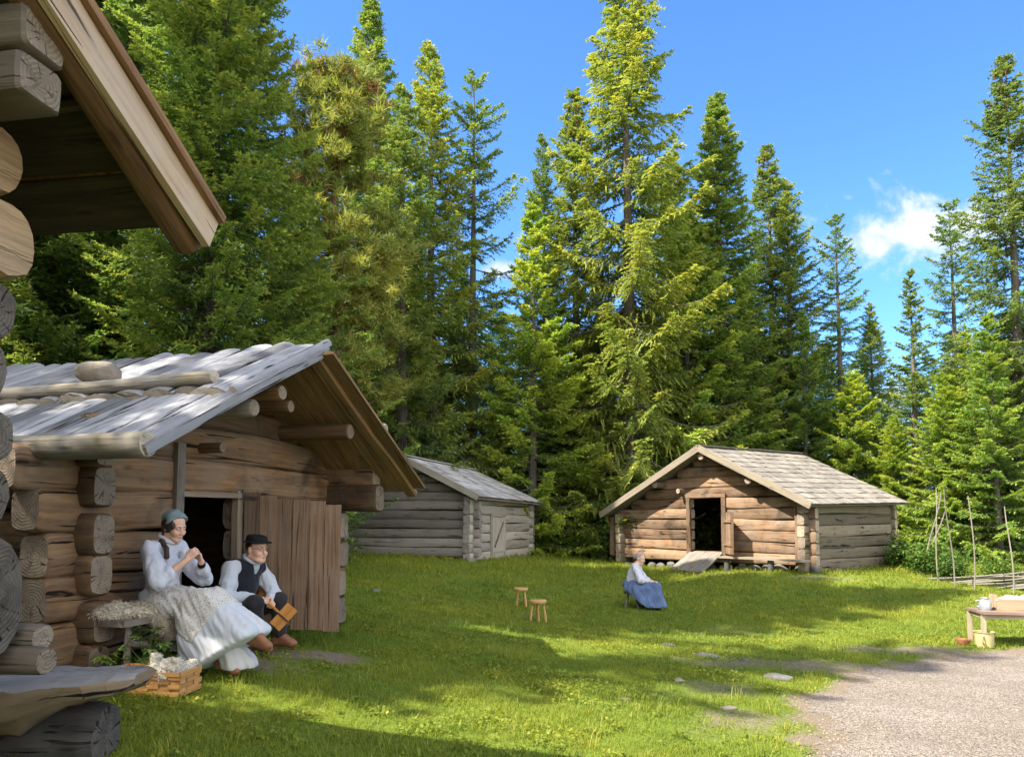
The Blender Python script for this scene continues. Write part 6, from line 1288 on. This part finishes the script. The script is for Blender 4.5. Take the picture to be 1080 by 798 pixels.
# ---- the older woman on the meadow
def woman_far():
    x, y = at(668, 640, 14.5)[:2]; z0 = gz(x, y); rz = R(-14)
    J = dict(pelvis=(0, 0, .42), chest=(.03, 0, .70), neck=(.085, 0, .87), head=(.145, -.01, .985), shoR=(.045, -.16, .83), shoL=(.06, .16, .83), elbR=(.17, -.22, .57), elbL=(.19, .21, .57), wrR=(.37, -.07, .53), wrL=(.38, .05, .53), hipR=(.03, -.09, .40), hipL=(.03, .09, .40), kneR=(.42, -.10, .42), kneL=(.42, .10, .42), ankR=(.46, -.09, .08), ankL=(.44, .09, .08), toeR=(1, -.1, 0), toeL=(1, .1, 0))
    J = {k: np.array(v, float) for k, v in J.items()}; hR = rotm(R(-22), R(14), 0)
    hands = [(J['wrR'], (.75, .35, -.1), (0, .15, -1), 1, (.3, .3, .35, .4), 1., .08, .4), (J['wrL'], (.8, -.4, -.1), (0, -.15, -1), -1, (.3, .3, .35, .4), 1., .08, .4)]
    f, T = build_body(J, hR, .0075, ((-.22, -.36, -.03), (.72, .36, 1.18)), hands, .05, 1.0, fem=True)
    b = f.mesh('person', M['skin']); b.location = (x, y, z0); b.scale = (.93, .93, .93); b.rotation_euler = (0, 0, rz); tag(b, 'older woman in gray headscarf, white blouse and blue skirt sitting on the open lawn', 'person'); face_bits(T, hR, b)
    g = Field((-.1, -.2, .8), (.34, .2, 1.18), .0075); g.ell(T((-.018, 0, .035)), (.106, .084, .092), hR, .01); g.cap(T((-.07, 0, -.02)), T((-.125, 0, -.06)), .05, .03, k=.03); g.half(T((.018, 0, .03)), hR @ np.array([.9, 0, -.55]), .006); g.noise(.004, 38, 4); g.mesh('headscarf', M['scarf_gray'], b)
    g = Field((-.14, -.14, .78), (.2, .14, 1.05), .0075); g.cap(T((-.10, 0, -.055)), T((-.125, 0, -.10)), .042, .03, k=.02); g.cap(T((-.06, -.05, -.04)), T((-.1, -.02, -.07)), .03, .03, k=.02); g.noise(.005, 50, 3); g.mesh('hair', M['hair_dark'], b)
    g = Field((-.26, -.36, .34), (.46, .36, .92), .008); g.cap(J['pelvis'] + np.array([-.01, 0, .05]), J['chest'], .138, .125, k=.06); g.ell(J['chest'] + np.array([.05, 0, -.05]), (.11, .13, .11), None, .05); g.cap(J['chest'], J['neck'] + np.array([0, 0, -.03]), .105, .06, k=.05)
    for sd in 'RL':
        g.cap(J['neck'] + np.array([0, 0, -.06]), J['sho' + sd], .058, .062, k=.04); g.cap(J['sho' + sd], J['elb' + sd], .068, .076, k=.02); g.cap(J['elb' + sd], J['elb' + sd] + (J['wr' + sd] - J['elb' + sd]) * .6, .070, .045, k=.02)
    g.noise(.008, 60, 5, (1, 1, .45)); g.half(J['neck'] + np.array([.02, 0, .01]), (.4, 0, 1), .01); g.half((0, 0, .42), (0, 0, -1), .02); g.mesh('blouse', M['linen'], b)
    g = Field((-.34, -.42, -.04), (.80, .42, .62), .009); g.cap((-.05, 0, .40), (.02, 0, .40), .17, .175, k=.05); g.ell((-.0, 0, .47), (.165, .165, .10), None, .05)
    for y_ in (-.11, 0, .11): g.cap((.0, y_, .40), (.42, y_, .41), .12, .105, k=.06); g.cap((.42, y_, .40), (.52, y_ * 1.3, .03), .105, .14, k=.06); g.cap((.05, y_ * 1.2, .36), (.16, y_ * 1.6, .10), .14, .14, k=.08); g.cap((.2, y_ * 1.2, .36), (.34, y_ * 1.6, .05), .12, .14, k=.08)
    g.folds(.014, 30, 41, (.35, 0, -1)); g.folds(.006, 75, 42, (.3, 0, -1)); g.half((0, 0, .025), (0, 0, -1), .01); g.half((-.02, 0, .26), (-.75, 0, -1), .02); g.mesh('skirt', M['skirt_blue'], b)
    s_ = thing('stool', (x, y, z0), rz, 'low dark stool under the older woman on the lawn, mostly hidden by her skirt', 'stool'); mb = MB(); lathe(mb, [(0, .25), (.15, .25), (.16, .265), (.16, .285), (.15, .30), (0, .30)], (-.02, 0, 0), 20); mb.build('seat', M['trunk'], s_)
    for k in range(4):
        a = k * math.pi / 2 + .78; mb = MB(); log(mb, (-.02 + math.cos(a) * .17, math.sin(a) * .17, -.02), (-.02 + math.cos(a) * .10, math.sin(a) * .10, .25), .036, .036, 4000 + k, ns=8, chop=0); mb.build('leg', M['trunk'], s_)
    return b
woman_front(); man_, JM = man_front(); woman_far()
# wool carders: one in the man's hands, one standing against the door leaf
def carder(loc, rot, label):
    t = thing('wool_carder', loc, 0, label, 'wool carder', 'wool carders of the seated man'); t.rotation_euler = rot
    mb = MB(); plank(mb, (0, -.115, 0), (0, .115, 0), (1, 0, 0), .125, .012, 4100, tint=.6); mb.build('paddle', M['carder'], t)
    mb = MB(); box(mb, (0, 0, -.012), (.11, .205, .012)); mb.build('card_pad', M['linen_gray'], t)
    mb = MB(); plank(mb, (-.0625, 0, .0085), (.0625, 0, .0085), (0, 1, 0), .012, .004, 4101, tint=0); mb.build('strap', M['hair_dark'], t)
    mb = MB(); tube(mb, [(-.05, 0, .002), (-.10, 0, .0), (-.19, 0, .0)], [.011, .012, .013], 8); mb.build('handle', M['carder'], t); return t
p = at(299, 650, 6.85); c_ = carder(p, (R(75), R(38), R(-12)), 'orange wooden wool carder tilted in the hands of the seated man')
p = at(273, 622, 7.35); c_ = carder(p, (R(88), R(90), R(-10)), 'upright orange wool carder behind the hands of the seated man, against the door')
def fuzz(o, n, ln, wid, mat, seed, drop=.5):
    """loose wool locks standing off a fleece"""
    r = np.random.default_rng(seed); m = o.data; V = np.empty(len(m.vertices) * 3, np.float32); m.vertices.foreach_get('co', V); V = V.reshape(-1, 3); Nn = np.empty(len(m.vertices) * 3, np.float32); m.vertices.foreach_get('normal', Nn); Nn = Nn.reshape(-1, 3)
    k = r.integers(0, len(V), n); p = V[k]; d = Nn[k] + r.normal(size=(n, 3)) * .55; d[:, 2] -= drop; d /= np.linalg.norm(d, axis=1)[:, None]; sd = np.cross(d, r.normal(size=(n, 3))); sd /= np.linalg.norm(sd, axis=1)[:, None]; l = (ln * (.4 + .9 * r.random(n)))[:, None]; b2 = p + d * l * .55; t = p + d * l; t[:, 2] -= l[:, 0] * .35
    T3 = np.concatenate([np.stack([p - sd * wid, p + sd * wid, b2 + sd * wid * .6], 1), np.stack([p - sd * wid, b2 + sd * wid * .6, t], 1)]).reshape(-1, 3)
    q = fast_mesh('wool_locks', T3, np.arange(len(T3)).reshape(-1, 3), mat, None, o); q['kind'] = 'stuff'
# sheepskin on the bench, wool in the basket, sapling leaves
P = sh(.36, .14, .36); sk_ = thing('sheepskin', P, SH_R, 'pale shaggy sheepskin draped over the plank bench beside the woman', 'sheepskin')
g = Field((-.30, -.30, -.34), (.34, .62, .22), .009)
g.ell((-.02, .10, .05), (.19, .30, .055), None, .03); g.ell((-.08, -.05, .06), (.12, .18, .05), None, .03); g.cap((.10, .05, .04), (.20, .22, -.02), .045, .05, k=.04); g.cap((.16, .12, .0), (.215, .25, -.14), .045, .05, k=.04); g.cap((.17, .26, .0), (.22, .36, -.20), .05, .035, k=.04); g.cap((.1, .34, .04), (.205, .44, -.10), .045, .04, k=.04); g.noise(.009, 34, 51); g.noise(.004, 80, 52); fuzz(g.mesh('fleece', M['wool_old'], sk_), 9000, .03, .0035, M['wool_old'], 5)
t = thing('raw_wool', (bxp[0], bxp[1], bz), BR, 'white raw wool heaped in the right half of the splint basket', 'wool')
g = Field((-.04, -.17, .02), (.29, .17, .32), .006); rr = np.random.default_rng(3)
for _ in range(26): g.ell((rr.uniform(.03, .24), rr.uniform(-.12, .12), rr.uniform(.08, .19)), rr.uniform(.035, .06, 3), None, .02)
g.cap((.02, -.02, .2), (.02, -.02, .23), .042, .035, k=.015); g.noise(.010, 50, 61); g.noise(.005, 110, 62); g.half((.262, 0, 0), (1, 0, 0), .006); g.half((-.005, 0, 0), (-1, 0, 0), .006); g.half((0, -.155, 0), (0, -1, 0), .006); fuzz(g.mesh('wool', M['wool'], t), 5000, .018, .0022, M['wool'], 6, .0)
def sapling(px, py, d, h, n, leaf, seed, label):
    r = np.random.default_rng(seed); x, y = at(px, py, d)[:2]; t = thing('leafy_sapling', (x, y, gz(x, y)), 0, label, 'plant', 'leafy shoots by the shed'); V = []; Fq = []; T = []; st = MB(); o = 0
    for k in range(n):
        a = r.random() * 6.28; tipp = np.array([math.cos(a) * h * .42 * r.random(), math.sin(a) * h * .3 * r.random(), h * (.45 + .55 * r.random())]); tube(st, [(0, 0, -.03), tipp * np.array([.4, .4, .6]), tipp], [.005, .004, .002], 5)
        for q in range(5):      # a lobed leaf = five pointed blades
            aa = a + (q - 2) * .62; d_ = unit((math.cos(aa), math.sin(aa), -.25 + .2 * r.normal())); l = leaf * (1 - .16 * abs(q - 2)); s_ = unit(np.cross(d_, (0, 0, 1))); w_ = l * .24; c = tipp
            V += [c, c + d_ * l * .45 + s_ * w_ + np.array([0, 0, .01]), c + d_ * l, c + d_ * l * .45 - s_ * w_ + np.array([0, 0, .01])]; Fq += [(o, o + 1, o + 2), (o, o + 2, o + 3)]; T += [.4 + .5 * r.random()] * 2; o += 4
    st.build('stem', M['leaf_big'], t); fast_mesh('leaves', np.array(V), np.array(Fq), M['leaf_big'], np.array(T), t)
sapling(156, 700, 5.75, .40, 11, .10, 5, 'leafy green sapling growing behind the splint basket'); sapling(112, 700, 5.7, .22, 9, .08, 6, 'low leafy shoots under the left end of the wall bench'); sapling(176, 690, 6.0, .30, 9, .09, 7, 'leafy shoot between basket and wall bench')
make_grass()
